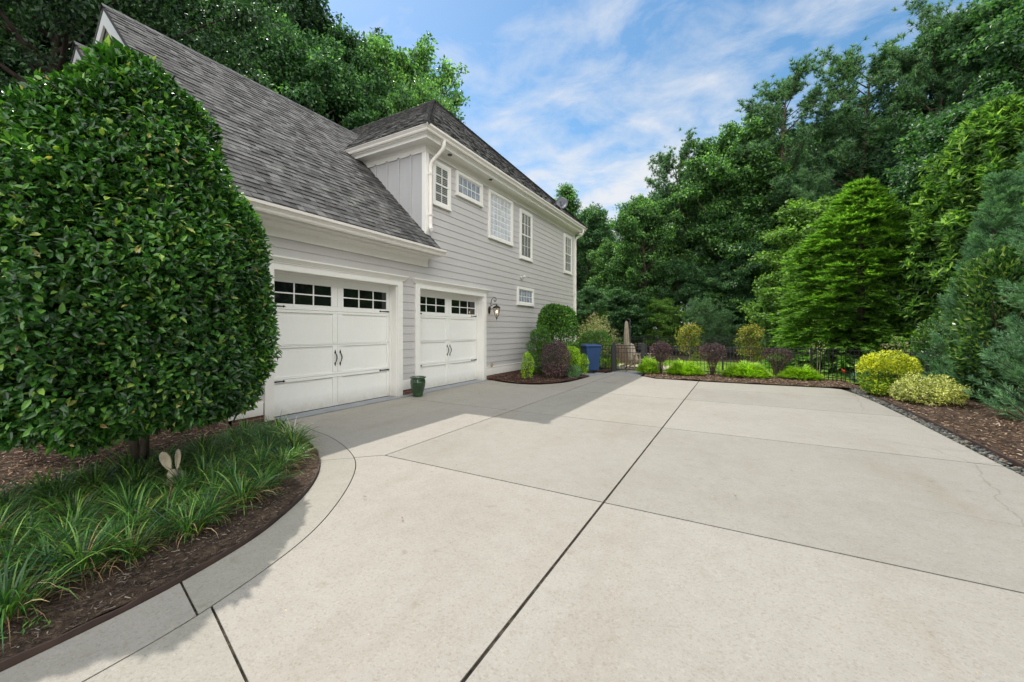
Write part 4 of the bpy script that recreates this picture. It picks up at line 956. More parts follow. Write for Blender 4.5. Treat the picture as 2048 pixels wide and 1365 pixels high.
# windows
def window(y0, y1, z0, z1, kind):
    """outer casing rectangle on the front wall"""
    xo = WX + .016; c = .085
    f = MB(); t = .036
    f.box(xo - .03, xo + t, y0, y0 + c, z0, z1); f.box(xo - .03, xo + t, y1 - c, y1, z0, z1); f.box(xo - .03, xo + t, y0 + c, y1 - c, z1 - c, z1); f.box(xo - .03, xo + t, y0 + c, y1 - c, z0, z0 + c)
    ya, yb, za, zb = y0 + c, y1 - c, z0 + c, z1 - c
    if kind != 'block': f.box(xo - .03, xo + t + .02, y0 - .012, y1 + .012, z0 - .012, z0 + .024)
    win = f.build('window', M['trim'], house, bevel=.003)
    bk = MB(); bk.quad((xo - .001, ya, za), (xo - .001, yb, za), (xo - .001, yb, zb), (xo - .001, ya, zb))
    if kind == 'block' or kind == 'frost':
        pass
    if kind in ('b52', 'b68'):
        nx, ny = (5, 2) if kind == 'b52' else (6, 7)
        fr = MB(); e = .025
        fr.box(xo - .02, xo + .016, ya, ya + e, za, zb); fr.box(xo - .02, xo + .016, yb - e, yb, za, zb); fr.box(xo - .02, xo + .016, ya + e, yb - e, zb - e, zb); fr.box(xo - .02, xo + .016, ya + e, yb - e, za, za + e)
        fr.build('sash', M['trim'], win)
        ya += e; yb -= e; za += e; zb -= e; g = MB(); mu = MB(); w = (yb - ya) / nx; h = (zb - za) / ny; q = .007
        for i in range(nx):
            for j_ in range(ny):
                a0, a1, b0, b1 = ya + i*w + q, ya + (i+1)*w - q, za + j_*h + q, za + (j_+1)*h - q; cc_ = ((a0+a1)/2, (b0+b1)/2); ii = .022
                vs = [(xo - .004, a0, b0), (xo - .004, a1, b0), (xo - .004, a1, b1), (xo - .004, a0, b1), (xo + .004, a0+ii, b0+ii), (xo + .004, a1-ii, b0+ii), (xo + .004, a1-ii, b1-ii), (xo + .004, a0+ii, b1-ii)]
                g.add(vs, [(4, 5, 6, 7), (0, 1, 5, 4), (1, 2, 6, 5), (2, 3, 7, 6), (3, 0, 4, 7)])
        mu.quad((xo - .003, ya, za), (xo - .003, yb, za), (xo - .003, yb, zb), (xo - .003, ya, zb))
        g.build('pane', M['gblock'] if kind == 'b52' else M['gblock_w'], win, smooth=False); mu.build('grout', M['trim'], win)
        return win
    bk.build('room_darkness', M['dark_in'], win)
    bl_ = MB(); z = za + .03
    while z < zb - .02: bl_.box(xo + .001, xo + .0045, ya + .036, yb - .036, z, z + .026); z += .045
    bl_.build('blind', M['blind'], win)
    nx = 2 if kind == 'h22' else 3; zm = (za + zb) / 2
    for k_, (a, b, dx) in enumerate(((zm - .02, zb, .014), (za, zm + .02, .004))):
        s = MB(); e = .036; x0_, x1_ = xo + .006 + dx * .2, xo + .015 + dx
        s.box(x0_, x1_, ya, ya + e, a, b); s.box(x0_, x1_, yb - e, yb, a, b); s.box(x0_, x1_, ya + e, yb - e, b - e, b); s.box(x0_, x1_, ya + e, yb - e, a, a + e)
        for i in range(1, nx):
            yy = ya + e + (yb - ya - 2*e) * i / nx; s.box(x0_ + .003, x1_ - .002, yy - .009, yy + .009, a + e, b - e)
        s.box(x0_ + .003, x1_ - .003, ya + e, yb - e, (a+b)/2 - .009, (a+b)/2 + .009)
        s.build('sash', M['trim'], win)
        g = MB(); gx = x0_ + .0045; g.quad((gx, ya + e - .003, a + e - .003), (gx, yb - e + .003, a + e - .003), (gx, yb - e + .003, b - e + .003), (gx, ya + e - .003, b - e + .003)); g.build('pane', M['glass'], win)
    return win
window(7.50, 8.20, 4.52, 5.61, 'h22'); window(8.44, 9.68, 5.02, 5.672, 'b52'); window(10.01, 11.47, 4.21, 5.665, 'b68')
window(11.97, 12.88, 3.90, 5.60, 'h32'); window(15.93, 16.80, 3.91, 5.58, 'h32'); window(11.79, 13.01, 2.315, 2.93, 'b52')
cap = MB(); cap.lathe((0, 0, 0), [(0, .03), (.05, .028), (.058, .02), (.06, 0)], 16)
o = cap.build('cleanout_cap', M['tan'], house); o.rotation_euler = (0, R(90), 0); o.location = (WX + .015, 10.19, .40)
# ------------------------------------------------------------------ things on and by the house
lan = empty('wall_lantern', (WX + .016, 10.06, 2.05), 0, 'black scrolled wall lantern with lit bulb right of the farther garage door', 'lantern'); lan.scale = (1.12, 1.12, 1.12)
m = MB(); m.lathe((0, 0, 0), [(0, .03), (.03, .028), (.045, .015), (.055, 0)], 14)
bp_ = m.build('backplate', M['iron'], lan, smooth=True); bp_.rotation_euler = (0, R(90), 0); bp_.scale = (2.0, 1, 1)
m = MB(); pts = [(.02, 0, .0), (.05, 0, .10), (.06, 0, .20), (.09, 0, .29), (.15, 0, .335), (.205, 0, .31), (.215, 0, .255), (.185, 0, .225), (.155, 0, .245), (.165, 0, .27)]
m.tube(catmull(pts, 4), .0085, 8); m.tube(catmull([(.06, 0, .12), (.10, 0, .13), (.14, 0, .15), (.2, 0, .145), (.21, 0, .17)], 4), .007, 8); m.tube([(.03, 0, .02), (.1, 0, .04), (.16, 0, .09), (.22, 0, .10)], .008, 8)
m.build('scroll_arm', M['iron'], lan, smooth=True)
hd_ = MB(); hd_.lathe((.235, 0, 0), [(.0, .155), (.012, .15), (.014, .12), (.05, .105), (.085, .075), (.098, .055), (.098, .045), (.088, .045)], 16); hd_.build('lamp_cap', M['iron'], lan, smooth=True)
m = MB()
for k_ in range(6):
    a = k_ * math.pi / 3; m.tube([(.235 + .09*math.cos(a), .09*math.sin(a), .05), (.235 + .088*math.cos(a), .088*math.sin(a), -.03), (.235 + .06*math.cos(a), .06*math.sin(a), -.13), (.235 + .02*math.cos(a), .02*math.sin(a), -.2)], .005, 5)
m.lathe((.235, 0, 0), [(.0, -.27), (.008, -.262), (.006, -.24), (.02, -.225), (.024, -.205), (.02, -.195), (0, -.19)], 12); m.build('cage', M['iron'], lan, smooth=True)
gmm = MB(); gmm.lathe((.235, 0, 0), [(.083, .045), (.082, -.03), (.055, -.125), (.018, -.19)], 16); gmm.build('lamp_glass', glass_mat('lantern_glass', (.93, .9, .82), .06), lan, smooth=True)
me_, nt_, out_ = new_mat('bulb'); em = nd(nt_, 'ShaderNodeEmission'); em.inputs[0].default_value = (1, .62, .28, 1); em.inputs[1].default_value = 9; nt_.links.new(em.outputs[0], out_.inputs[0])
b_ = MB(); b_.lathe((.235, 0, -.05), [(0, .055), (.01, .04), (.018, .015), (.018, -.01), (.008, -.03), (0, -.03)], 12); b_.build('bulb', me_, lan, smooth=True)
fl = empty('floodlight', (WX + .016, 12.05, 3.26), 0, 'small white security floodlight on the wall above the low window', 'light')
m = MB(); m.lathe((0, 0, 0), [(0, .03), (.045, .025), (.055, 0)], 12); q = m.build('mount', M['trim'], fl); q.rotation_euler = (0, R(90), 0)
m = MB(); m.lathe((0, 0, 0), [(.0, -.02), (.03, -.02), (.045, .05), (.055, .10), (.05, .105), (.0, .09)], 14); q = m.build('lamp_head', M['gutter'], fl, smooth=True); q.location = (.05, .03, -.01); q.rotation_euler = (R(-35), R(60), 0)
fl2 = empty('floodlight', (-6.32, 17.28, 5.72), 0, 'white twin floodlight under the far corner of the upper eave', 'light')
m = MB(); m.box(-.05, .05, -.05, .05, .10, .14); m.build('mount', M['trim'], fl2)
for s_ in (-1, 1):
    m = MB(); m.lathe((0, 0, 0), [(.0, -.02), (.03, -.02), (.05, .06), (.065, .12), (.0, .10)], 12); q = m.build('lamp_head', M['gutter'], fl2, smooth=True); q.location = (.03, s_*.07, .06); q.rotation_euler = (R(-30*s_), R(110), 0)
dsh = empty('satellite_dish', (-6.62, 16.0, 6.62), 0, 'grey satellite dish on the far end of the upper roof', 'satellite dish')
m = MB(); m.lathe((0, 0, 0), [(0, -.09), (.1, -.08), (.2, -.045), (.3, .005), (.305, .008), (.2, -.035), (0, -.08)], 24); q = m.build('reflector', M['dish'], dsh, smooth=True); q.location = (0, 0, .28); q.rotation_euler = (R(62), 0, R(20)); q.scale = (.9, 1.15, 1)
m = MB(); m.tube([(0, 0, -.05), (0, .02, .12), (0, .03, .26)], .022, 8); m.build('mast', M['dish'], dsh)
m = MB(); m.tube([(0, .0, .1), (.06, -.25, .12), (.09, -.33, .2)], .012, 6); m.box(.05, .13, -.38, -.32, .18, .24); m.build('feed_arm', M['dish'], dsh)
pot = empty('ceramic_pot', (-6.16, 6.66, 0), 0, 'glazed dark green ceramic pot standing between the garage doors', 'plant pot')
m = MB(); m.lathe((0, 0, .0), [(0, .004), (.105, .004), (.112, .02), (.108, .035), (.125, .10), (.155, .22), (.166, .30), (.163, .35), (.150, .378), (.152, .39), (.17, .40), (.178, .415), (.17, .43), (.150, .43), (.14, .38), (.15, .3), (0, .24)], 40); m.build('pot_body', M['pot'], pot, smooth=True)
m = MB(); m.lathe((0, 0, .0), [(0, .30), (.10, .305), (.149, .30)], 24); m.build('potting_soil', M['joint'], pot)
# wheeled bin
bn = empty('wheeled_bin', (-4.42, 13.30, 0), R(38), 'blue wheeled rubbish bin with flat lid beside the clipped hedge', 'bin')
m = MB(); b0, b1 = .20, .27
vs = [(-b0, -b0*1.05, .09), (b0, -b0*1.05, .09), (b0, b0*1.05, .04), (-b0, b0*1.05, .04), (-b1, -b1*1.1, .90), (b1, -b1*1.1, .90), (b1, b1*1.15, .90), (-b1, b1*1.15, .90)]
m.add(vs, [(0, 3, 2, 1), (0, 1, 5, 4), (1, 2, 6, 5), (2, 3, 7, 6), (3, 0, 4, 7), (4, 5, 6, 7)]); m.box(-.285, .285, -.31, .325, .87, .905); m.build('bin_body', M['bin'], bn, bevel=.018)
m = MB(); m.add([(-.30, -.33, .908), (.30, -.33, .908), (.30, .36, .915), (-.30, .36, .915), (-.24, -.26, .965), (.24, -.26, .965), (.24, .30, .98), (-.24, .30, .98)], [(0, 3, 2, 1), (0, 1, 5, 4), (1, 2, 6, 5), (2, 3, 7, 6), (3, 0, 4, 7), (4, 5, 6, 7)]); m.build('bin_lid', M['bin'], bn, bevel=.012)
m = MB(); m.tube([(-.2, .36, .86), (-.2, .40, .88), (.2, .40, .88), (.2, .36, .86)], .014, 8); m.build('bin_handle', M['blackp'], bn)
for s_ in (-1, 1):
    m = MB(); m.lathe((0, 0, 0), [(0, -.02), (.06, -.025), (.12, -.025), (.13, -.01), (.13, .01), (.12, .025), (.06, .025), (0, .02)], 20); q = m.build('wheel', M['blackp'], bn, smooth=False); q.rotation_euler = (0, R(90), 0); q.location = (s_*.24, .23, .13)
#@@YARD
# ------------------------------------------------------------------ fence, gate
def fence(name, a, b, label, posts, top=.93, bot=.12, group=None, spacing=.105, z=-.03, skip_first=False):
    a, b = Vector((*a, 0)), Vector((*b, 0)); L = (b - a).length; ang = math.atan2(b.y - a.y, b.x - a.x)
    e = empty(name, (a.x, a.y, z), ang, label, 'fence', group)
    r = MB()
    for zz, hh in ((top - .012, .022), (top - .15, .018), (bot, .022)): r.box(0, L, -.012, .012, zz, zz + hh)
    r.build('rail', M['fence'], e)
    n = int(L / spacing)
    pk = MB()
    for i in range(1, n): x = L * i / n; pk.box(x - .007, x + .007, -.0075, .0075, .05, top - .01)
    o = pk.build('pickets', M['fence'], e)
    for i in range(posts):
        if i == 0 and skip_first: continue
        x = L * i / (posts - 1); p = MB(); p.box(x - .026, x + .026, -.026, .026, -.1, top + .02); p.box(x - .031, x + .031, -.031, .031, top + .02, top + .035); p.build('post', M['fence'], e, bevel=.003)
    return e
FG = 'black metal fence runs round the yard'
fence('metal_fence', (-2.78, 14.30), (1.87, 14.74), 'black picket fence run behind the purple shrubs', 3, group=FG)
fence('metal_fence', (1.90, 14.72), (5.9, 11.6), 'black picket fence run in shade before the big bright conifer', 3, group=FG, skip_first=True)
fence('metal_fence', (-6.4, 13.98), (-3.93, 14.13), 'short black fence run behind the bin and hedge', 2, group=FG)
fence('metal_fence', (-9, 21.2), (4.5, 20.8), 'distant dark fence at the far side of the lawn', 6, 1.15, group=FG, spacing=.13)
gt = empty('garden_gate', (-3.86, 14.14, 0), math.atan2(.15, 1.0), 'black metal garden gate with thick posts at the end of the drive', 'gate')
for x in (0, 1.0):
    m = MB(); m.box(x - .05, x + .05, -.05, .05, -.1, .97); m.box(x - .058, x + .058, -.058, .058, .97, .99); m.add([(x-.058, -.058, .99), (x+.058, -.058, .99), (x+.058, .058, .99), (x-.058, .058, .99), (x, 0, 1.02)], [(0,1,4),(1,2,4),(2,3,4),(3,0,4)]); m.build('post', M['fence'], gt)
m = MB()
for z0_, z1_ in ((.05, .09), (.90, .925), (.80, .82), (.66, .675)): m.box(.06, .94, -.014, .014, z0_, z1_)
m.box(.055, .085, -.016, .016, .05, .93); m.box(.915, .945, -.016, .016, .05, .93); m.build('gate_frame', M['fence'], gt)
m = MB()
for i in range(1, 9): x = .07 + .86*i/9; m.box(x-.006, x+.006, -.007, .007, .09, .9)
m.build('gate_bars', M['fence'], gt)
m = MB(); m.tube([(.93, -.02, .62), (.93, -.07, .62), (.86, -.07, .62)], .009, 6); m.box(.90, .96, -.03, -.016, .56, .7); m.build('gate_latch', M['fence'], gt)
pt = MB(); pt.box(-6.2, -2.4, 14.4, 17.6, -.2, -.02); tag(pt.build('patio_pavement', M['stone'], bevel=.01), kind='structure')
pth_ = MB(); pth_.quad((-3.9, 13.66, -.012), (-2.75, 13.1, -.012), (-2.8, 14.42, -.012), (-3.85, 14.42, -.012)); tag(pth_.build('gate_path', M['apron']), kind='structure')
# folded umbrella
ux, uy = at(1253, 15.3)
um = empty('patio_umbrella', (ux, uy, -.14), 0, 'folded beige canvas patio umbrella standing upright beyond the gate', 'umbrella')
m = MB(); m.tube([(0, 0, 0), (0, 0, 1.95)], .022, 8); m.build('pole', M['adirondack'], um)
m = MB(); prof = [(.02, 1.95), (.055, 1.88), (.08, 1.6), (.09, 1.2), (.085, .9), (.115, .55), (.13, .38)]; n = 32; vs = []
for r_, z in prof:
    for k_ in range(n):
        t = 2*math.pi*k_/n; rr = r_ * (1 + .22 * math.sin(8*t + z*1.5)); vs.append((rr*math.cos(t), rr*math.sin(t), z + .03*math.sin(8*t)*(1 if z < .5 else 0)))
m.add(vs, [(i*n+k_, i*n+(k_+1) % n, (i+1)*n+(k_+1) % n, (i+1)*n+k_) for i in range(len(prof)-1) for k_ in range(n)]); m.build('canopy', M['canvas'], um, smooth=True)
m = MB(); m.tube([(.13, .02, 0), (.13, .02, 2.0), (.04, .0, 2.04)], .014, 8); m.build('side_mast', M['dish'], um)
m = MB(); m.lathe((0, 0, 0), [(0, 0), (.25, 0), (.25, .05), (.06, .08), (.04, .2), (0, .2)], 20); m.build('base', M['blackp'], um)
def adirondack(x, y, rz, label, mat):
    e = empty('garden_chair', (x, y, -.02), rz, label, 'chair', 'wooden garden chairs on the patio')
    m = MB()
    for i in range(5):
        xx = -.24 + i*.12; h = .62 + .08*(1 - abs(i-2)/2); m.add([(xx-.05, .18, .30), (xx+.05, .18, .30), (xx+.05, .40, .30+h), (xx-.05, .40, .30+h), (xx-.05, .20, .29), (xx+.05, .20, .29), (xx+.05, .42, .29+h), (xx-.05, .42, .29+h)], [(0,1,2,3),(7,6,5,4),(0,4,5,1),(1,5,6,2),(2,6,7,3),(3,7,4,0)])
    m.build('backrest', mat, e)
    m = MB()
    for i in range(5): yy = -.30 + i*.10; zz = .36 - i*.025; m.box(-.28, .28, yy, yy + .085, zz, zz + .02)
    m.build('seat', mat, e)
    for s_ in (-1, 1):
        m = MB(); m.box(s_*.36-.06, s_*.36+.06, -.36, .36, .55, .572); m.build('armrest', mat, e)
        m = MB(); m.box(s_*.33-.012, s_*.33+.012, -.32, -.24, 0, .55); m.build('leg', mat, e)
        m = MB(); m.add([(s_*.31-.012, -.3, .30), (s_*.31+.012, -.3, .30), (s_*.31+.012, .62, 0), (s_*.31-.012, .62, 0), (s_*.31-.012, -.3, .38), (s_*.31+.012, -.3, .38), (s_*.31+.012, .62, .08), (s_*.31-.012, .62, .08)], [(0,1,2,3),(7,6,5,4),(0,4,5,1),(1,5,6,2),(2,6,7,3),(3,7,4,0)]); m.build('leg', mat, e)
    return e
p = at(1246, 14.75); adirondack(p[0], p[1], R(175), 'brown slatted garden chair seen from behind under the folded umbrella', M['adirondack'])
p = at(1277, 15.6); adirondack(p[0], p[1], R(70), 'pale wooden garden chair facing sideways right of the folded umbrella', M['paleadi'])
# rabbit statue
rb = empty('rabbit_statue', (-4.40, 1.64, .0), R(55), 'small pale stone rabbit statue whose ears rise above the strappy grass', 'statue')
def blob(mb, c, r, n=16, m_=10, rot=None):
    vs = []
    for i in range(m_ + 1):
        ph = math.pi * i / m_
        for k_ in range(n):
            t = 2*math.pi*k_/n; v = Vector((r[0]*math.sin(ph)*math.cos(t), r[1]*math.sin(ph)*math.sin(t), r[2]*math.cos(ph)))
            if rot is not None: v = rot @ v
            vs.append(v + Vector(c))
    mb.add(vs, [(i*n+k_, (i+1)*n+k_, (i+1)*n+(k_+1) % n, i*n+(k_+1) % n) for i in range(m_) for k_ in range(n)])
m = MB(); blob(m, (0, .03, .09), (.075, .11, .095)); blob(m, (0, -.045, .13), (.05, .055, .07)); blob(m, (.045, -.08, .03), (.022, .05, .028)); blob(m, (-.045, -.08, .03), (.022, .05, .028)); blob(m, (0, .14, .06), (.03, .03, .03)); m.build('body', M['stone'], rb, smooth=True)
m = MB(); blob(m, (0, -.075, .185), (.042, .052, .042)); blob(m, (0, -.115, .175), (.022, .022, .018)); m.build('head', M['stone'], rb, smooth=True)
for s_ in (-1, 1):
    m = MB(); n = 12; outline = [(0, 0), (.016, .02), (.03, .06), (.034, .095), (.024, .13), (0, .145), (-.024, .13), (-.034, .095), (-.03, .06), (-.016, .02)]
    vs = [(x, -.004, z) for x, z in outline] + [(x, .014, z) for x, z in outline] + [(0, .012, .07)]
    k_ = len(outline); m.add(vs, [tuple(range(k_, 2*k_))] + [(i, (i+1) % k_, k_+(i+1) % k_, k_+i) for i in range(k_)] + [(i, 2*k_, (i+1) % k_) for i in range(k_)])
    q = m.build('ear', M['stone'], rb, smooth=False, bevel=.002); q.location = (s_*.024, -.055, .205); q.rotation_euler = (R(-4), R(3 if s_ > 0 else -20), R(20 if s_ > 0 else -4)); q.scale = (.62 if s_ > 0 else 1.15, 1.1, 1.3)
# stone step under the holly
m = MB(); m.add([(-7.02, 1.70, -.05), (-6.84, 2.28, -.05), (-7.30, 2.45, -.05), (-7.48, 1.86, -.05), (-7.00, 1.71, .19), (-6.83, 2.26, .19), (-7.28, 2.43, .19), (-7.45, 1.87, .19)], [(0,3,2,1),(4,5,6,7),(0,1,5,4),(1,2,6,5),(2,3,7,6),(3,0,4,7)])
tag(m.build('stone_step', M['stepstone'], bevel=.03), 'low tan stone block in the shade beneath the big glossy bush', 'stone')
orn = empty('garden_ornament', (*at(1688, 12.0), -.05), 0, 'small red bird-like ornament on a stake behind the fence', 'ornament')
m = MB(); blob(m, (0, 0, .27), (.06, .035, .045), 12, 8, Matrix.Rotation(.5, 3, 'Y')); blob(m, (-.045, 0, .315), (.028, .026, .028), 10, 6); m.add([(.04, -.015, .26), (.04, .015, .26), (.14, 0, .20)], [(0, 1, 2)]); m.build('bird', M['redp'], orn, smooth=True)
m = MB(); m.tube([(0, 0, -.05), (0, 0, .25)], .006, 6); m.build('stake', M['iron'], orn)
# fallen leaves and twigs on the concrete
lf = [((-2.24, 2.25), 'curled brown leaf lying on the concrete in the left foreground'), ((-2.84, 2.38), 'small dry leaf on the concrete near the curved bed'), ((-3.51, 5.15), 'brown twig lying beside the shadow edge on the drive'), ((-.03, 3.97), 'small dark leaf on the right hand slab near the first cross joint'), ((1.95, 9.4), 'dark speck of leaf near the right edge of the drive, farther one'), ((1.88, 8.65), 'dark speck of leaf near the right edge of the drive, nearer one'), ((-5.15, 7.6), 'tiny leaf on the shaded concrete before the farther garage door'), ((-2.62, 3.42), 'tiny leaf lying on the first cross joint of the drive')]
for i, ((x, y), lb) in enumerate(lf):
    a = rng.uniform(0, 6.28); V, F = leaves8(np.array([[0, 0, .006]]), np.array([[math.cos(a), math.sin(a), .12]]), np.array([[.3, .2, 1.]]), .040 if i else .036, .016 if i != 2 else .006, .25, .2)
    q = link('fallen_leaf', np_mesh('fallen_leaf', V, F), G['dry']); q.location = (x, y, .004); tag(q, lb, 'leaf', 'fallen leaves on the drive')
k = 260; P = np.stack([rng.uniform(-6.2, 2.4, k), rng.uniform(1, 12.4, k), np.full(k, .003)], 1); P = P[in_poly(P, poly)]; k = len(P)
D = unit(rnd_unit(k) * np.array([1, 1, .1]) + .001); V, F = leaves4(P, D, np.tile([[.1, .1, 1.]], (k, 1)), rng.uniform(.006, .022, k), rng.uniform(.004, .010, k)); tag(link('leaf_litter', np_mesh('leaf_litter', V, F), G['dry']), 'tiny crumbs of leaf scattered over the concrete', kind='stuff')
#@@PLANTS
# ------------------------------------------------------------------ strap grass clumps (left bed)
def strap_clump(seed, nb=105, L=.40, W=.0105, mat=None, spread=.07, lean=0.9):
    r = np.random.default_rng(seed); n = nb; seg = 6
    a = r.uniform(0, 6.283, n); b = r.uniform(0, 1, n) ** .8
    base = np.stack([np.cos(a) * spread * b, np.sin(a) * spread * b, np.full(n, -.01)], 1)
    th0 = .12 + .55 * b + r.normal(size=n) * .08; a2 = a + r.normal(size=n) * .45; Ls = L * r.uniform(.6, 1.15, n); curl = r.uniform(.7, 1.7, n) * lean
    pts = [base]; p = base.copy()
    for k_ in range(seg):
        th = th0 + curl * ((k_ + .5) / seg) ** 1.6
        d = np.stack([np.sin(th) * np.cos(a2), np.sin(th) * np.sin(a2), np.cos(th)], 1); p = p + d * (Ls / seg)[:, None]; pts.append(p.copy())
    side = np.stack([-np.sin(a2), np.cos(a2), np.zeros(n)], 1) + r.normal(size=(n, 3)) * .3; side = unit(side)
    wid = [.6, 1, 1, .95, .8, .5, .08]; V = []
    for k_ in range(seg + 1): V += [pts[k_] - side * W * .5 * wid[k_], pts[k_] + side * W * .5 * wid[k_]]
    V = np.stack(V, 1); V[:, :, 2] = np.maximum(V[:, :, 2], .004)
    T = np.array([[2*k_, 2*k_+1, 2*k_+3, 2*k_+2] for k_ in range(seg)]); F = T[None] + (np.arange(n) * (2*seg+2))[:, None, None]
    return np_mesh('strap_leaves', V.reshape(-1, 3), F.reshape(-1, 4))
clumps = []
for s_ in range(5):
    e = empty('grass_clump', (0, 0, 0), 0, 'x', 'grass clump'); link('strap_leaves', strap_clump(20 + s_, 135, .39, .0095, lean=1.15), G['grass'], e)
    link('dry_leaves', strap_clump(40 + s_, 70, .33, .006, spread=.09, lean=1.75), G['dry'], e); clumps.append(e)
region = [(-3.12, -1.3), (-3.15, .0), (-3.20, .55), (-3.31, 1.2), (-3.46, 1.62), (-3.80, 2.24), (-4.32, 2.77), (-5.1, 3.08), (-5.85, 3.25), (-5.95, 2.85), (-5.5, 2.4), (-5.4, 1.7), (-5.35, 1.0), (-5.2, .3), (-5.0, -.6), (-4.8, -1.3)]
pts = []
rd = random.Random(5)
for _ in range(6000):
    p = (rd.uniform(-6.2, -3), rd.uniform(-1.3, 3.5))
    if not in_poly(np.array([[p[0], p[1], 0]]), region)[0]: continue
    if math.hypot(p[0] + 4.40, p[1] - 1.64) < .20: continue
    if math.hypot(p[0] + 4.18, p[1] - 1.42) < .14: continue
    if any(math.hypot(p[0]-q_[0], p[1]-q_[1]) < .20 for q_ in pts): continue
    pts.append(p)
LG = 'strap grass clumps massed in the left bed'
pts.sort(key=lambda p: math.hypot(*p))
used = [0]*5
for i, p in enumerate(pts):
    k_ = i % 5; e = clumps[k_] if not used[k_] else copy_tree(clumps[k_]); used[k_] += 1
    e.location = (p[0], p[1], .0); e.rotation_euler = (0, 0, rd.uniform(0, 6.28)); s = rd.uniform(.74, 1.02); e.scale = (s, s, s * rd.uniform(.85, 1.05)); e['group'] = LG
    front = p[0] > -3.75 - max(0, p[1] - 1.2) * .9
    rab = math.hypot(p[0] + 4.40, p[1] - 1.64)
    e['label'] = ('dark green strap grass clump along the open mulch edge of the curved bed' if front else 'strap grass clump packed close around the stone rabbit' if rab < .5 else 'strap grass clump in the back row under the big glossy bush' if p[0] < -4.9 or p[1] > 2.7 else 'strap grass clump in the middle of the grass mass')
pg = empty('grass_clump', (-5.35, 3.22, 0), 0, 'sun bleached whitish strap grass clump at the drive end of the bed', 'grass clump', LG); link('strap_leaves', strap_clump(77, 80, .38), G['pgrass'], pg)
pg.location = (-5.05, 3.12, 0)
# small far grass tuft and weeds
e = empty('grass_tuft', (*at(1712, 11.1), 0), 0, 'blue green grass tuft left of the round yellow shrub', 'grass clump'); link('strap_leaves', strap_clump(91, 110, .42, .009), G['cedar'], e)
e = empty('weed', (-2.98, .50, .01), 0, 'tiny bright green weed by the rusty edging at lower left', 'weed'); V, F = leaves4(np.zeros((26, 3)) + rng.normal(size=(26, 3)) * np.array([.05, .05, .004]) + np.array([0, 0, .012]), unit(rnd_unit(26) * np.array([1, 1, .3]) + np.array([0, 0, .5])), np.tile([[0, 0, 1.]], (26, 1)), .035, .012); link('weed_leaves', np_mesh('weed_leaves', V, F), G['hedge'], e)
e = empty('weed', (3.05, 6.5, .01), 0, 'tiny green weed in the mulch at the right edge of the photo', 'weed'); V, F = leaves4(np.zeros((30, 3)) + rng.normal(size=(30, 3)) * np.array([.06, .06, .004]) + np.array([0, 0, .012]), unit(rnd_unit(30) * np.array([1, 1, .3]) + np.array([0, 0, .5])), np.tile([[0, 0, 1.]], (30, 1)), .05, .02); link('weed_leaves', np_mesh('weed_leaves', V, F), G['hedge'], e)
# ------------------------------------------------------------------ the big clipped holly on the left
prof = [(.42, .60), (.50, 1.05), (.66, 1.33), (1.1, 1.44), (1.6, 1.45), (2.1, 1.40), (2.5, 1.31), (2.9, 1.16), (3.3, .95), (3.65, .73), (3.96, .54), (4.2, .35), (4.36, .22), (4.45, .09), (4.46, .01)]
hp = [(1.45 + .84 * (z - 1.45), r * .84) for z, r in prof]
hol = empty('clipped_bush', (-4.98, 1.45, 0), 0, 'huge egg-shaped glossy dark green clipped bush in front of the garage gable', 'bush')
f1 = shell_shrub('foliage', 1, 1, 4.7, 72000, .069, .033, z0=.3, prof=hp, lump=.11, lf=4.6, depth=.26, up=.12, eight=True, jit=.9, seed=5)
V = np.zeros(len(f1.vertices)*3, dtype=np.float32); f1.vertices.foreach_get('co', V); V = V.reshape(-1, 3)
V[:, 0] += .06 * np.maximum(0, V[:, 2] - 1.6); V[:, 1] += .025 * np.maximum(0, V[:, 2] - 1.6); f1.vertices.foreach_set('co', V.ravel()); f1.update()
link('foliage', f1, G['holly'], hol)
f2 = shell_shrub('inner_foliage', .78, .78, 4.5, 13000, .12, .07, z0=.5, prof=hp, lump=.05, depth=.10, up=0, jit=1.0, seed=6)
link('inner_foliage', f2, G['holly'], hol)
q = link('stems', stems_mesh('stems', 3.0, .5, 4, .035, .10, 4, 8, 4), M['bark'], hol); q.location = (-.25, .2, 0)
# ------------------------------------------------------------------ shrubs by the house
shrub('round_shrub', (-5.45, 12.75), 'large round dark green shrub at the far corner of the house', 'shrub', shell_shrub('foliage',   .70, .70, 2.34, 16000, .090, .050, .15, 3.0, .08, lf=3, jit=.9, depth=.38, seed=7), 'hedge', stems_mesh('stems', 1.8, .4, 5, .03))
shrub('small_leaf_shrub', (-5.60, 11.75), 'loose grey green shrub against the siding behind the purple shrub', 'shrub', shell_shrub('foliage', .40, .40, 1.52, 8000, .05, .02, .1, 2.2, .10, jit=.9, seed=8), 'hedge', stems_mesh('stems', 1.4, .35, 7, .012))
shrub('purple_shrub', (-4.82, 11.15), 'round dark purple clipped shrub in the mulch by the house', 'shrub', shell_shrub('foliage', .44, .44, 1.10, 8500, .040, .020, .1, 2.3, .07, lf=5, jit=.9, depth=.3, seed=9), 'purple', stems_mesh('stems', .8, .3, 7, .012))
shrub('small_golden_shrub', (-5.30, 10.25), 'small upright yellow green shrub standing alone in front of the siding', 'shrub', shell_shrub('foliage', .17, .17, .78, 1300, .045, .018, .08, 2.0, .05, up=.9, seed=10), 'lime', stems_mesh('stems', .65, .12, 5, .007))
shrub('lime_shrub', (-4.62, 12.0), 'bright lime shrub between the purple shrub and the blue bin', 'shrub', shell_shrub('foliage', .29, .27, .90, 2900, .05, .022, .05, 2.4, .05, up=.6, seed=12), 'lime', stems_mesh('stems', .65, .15, 5, .007))
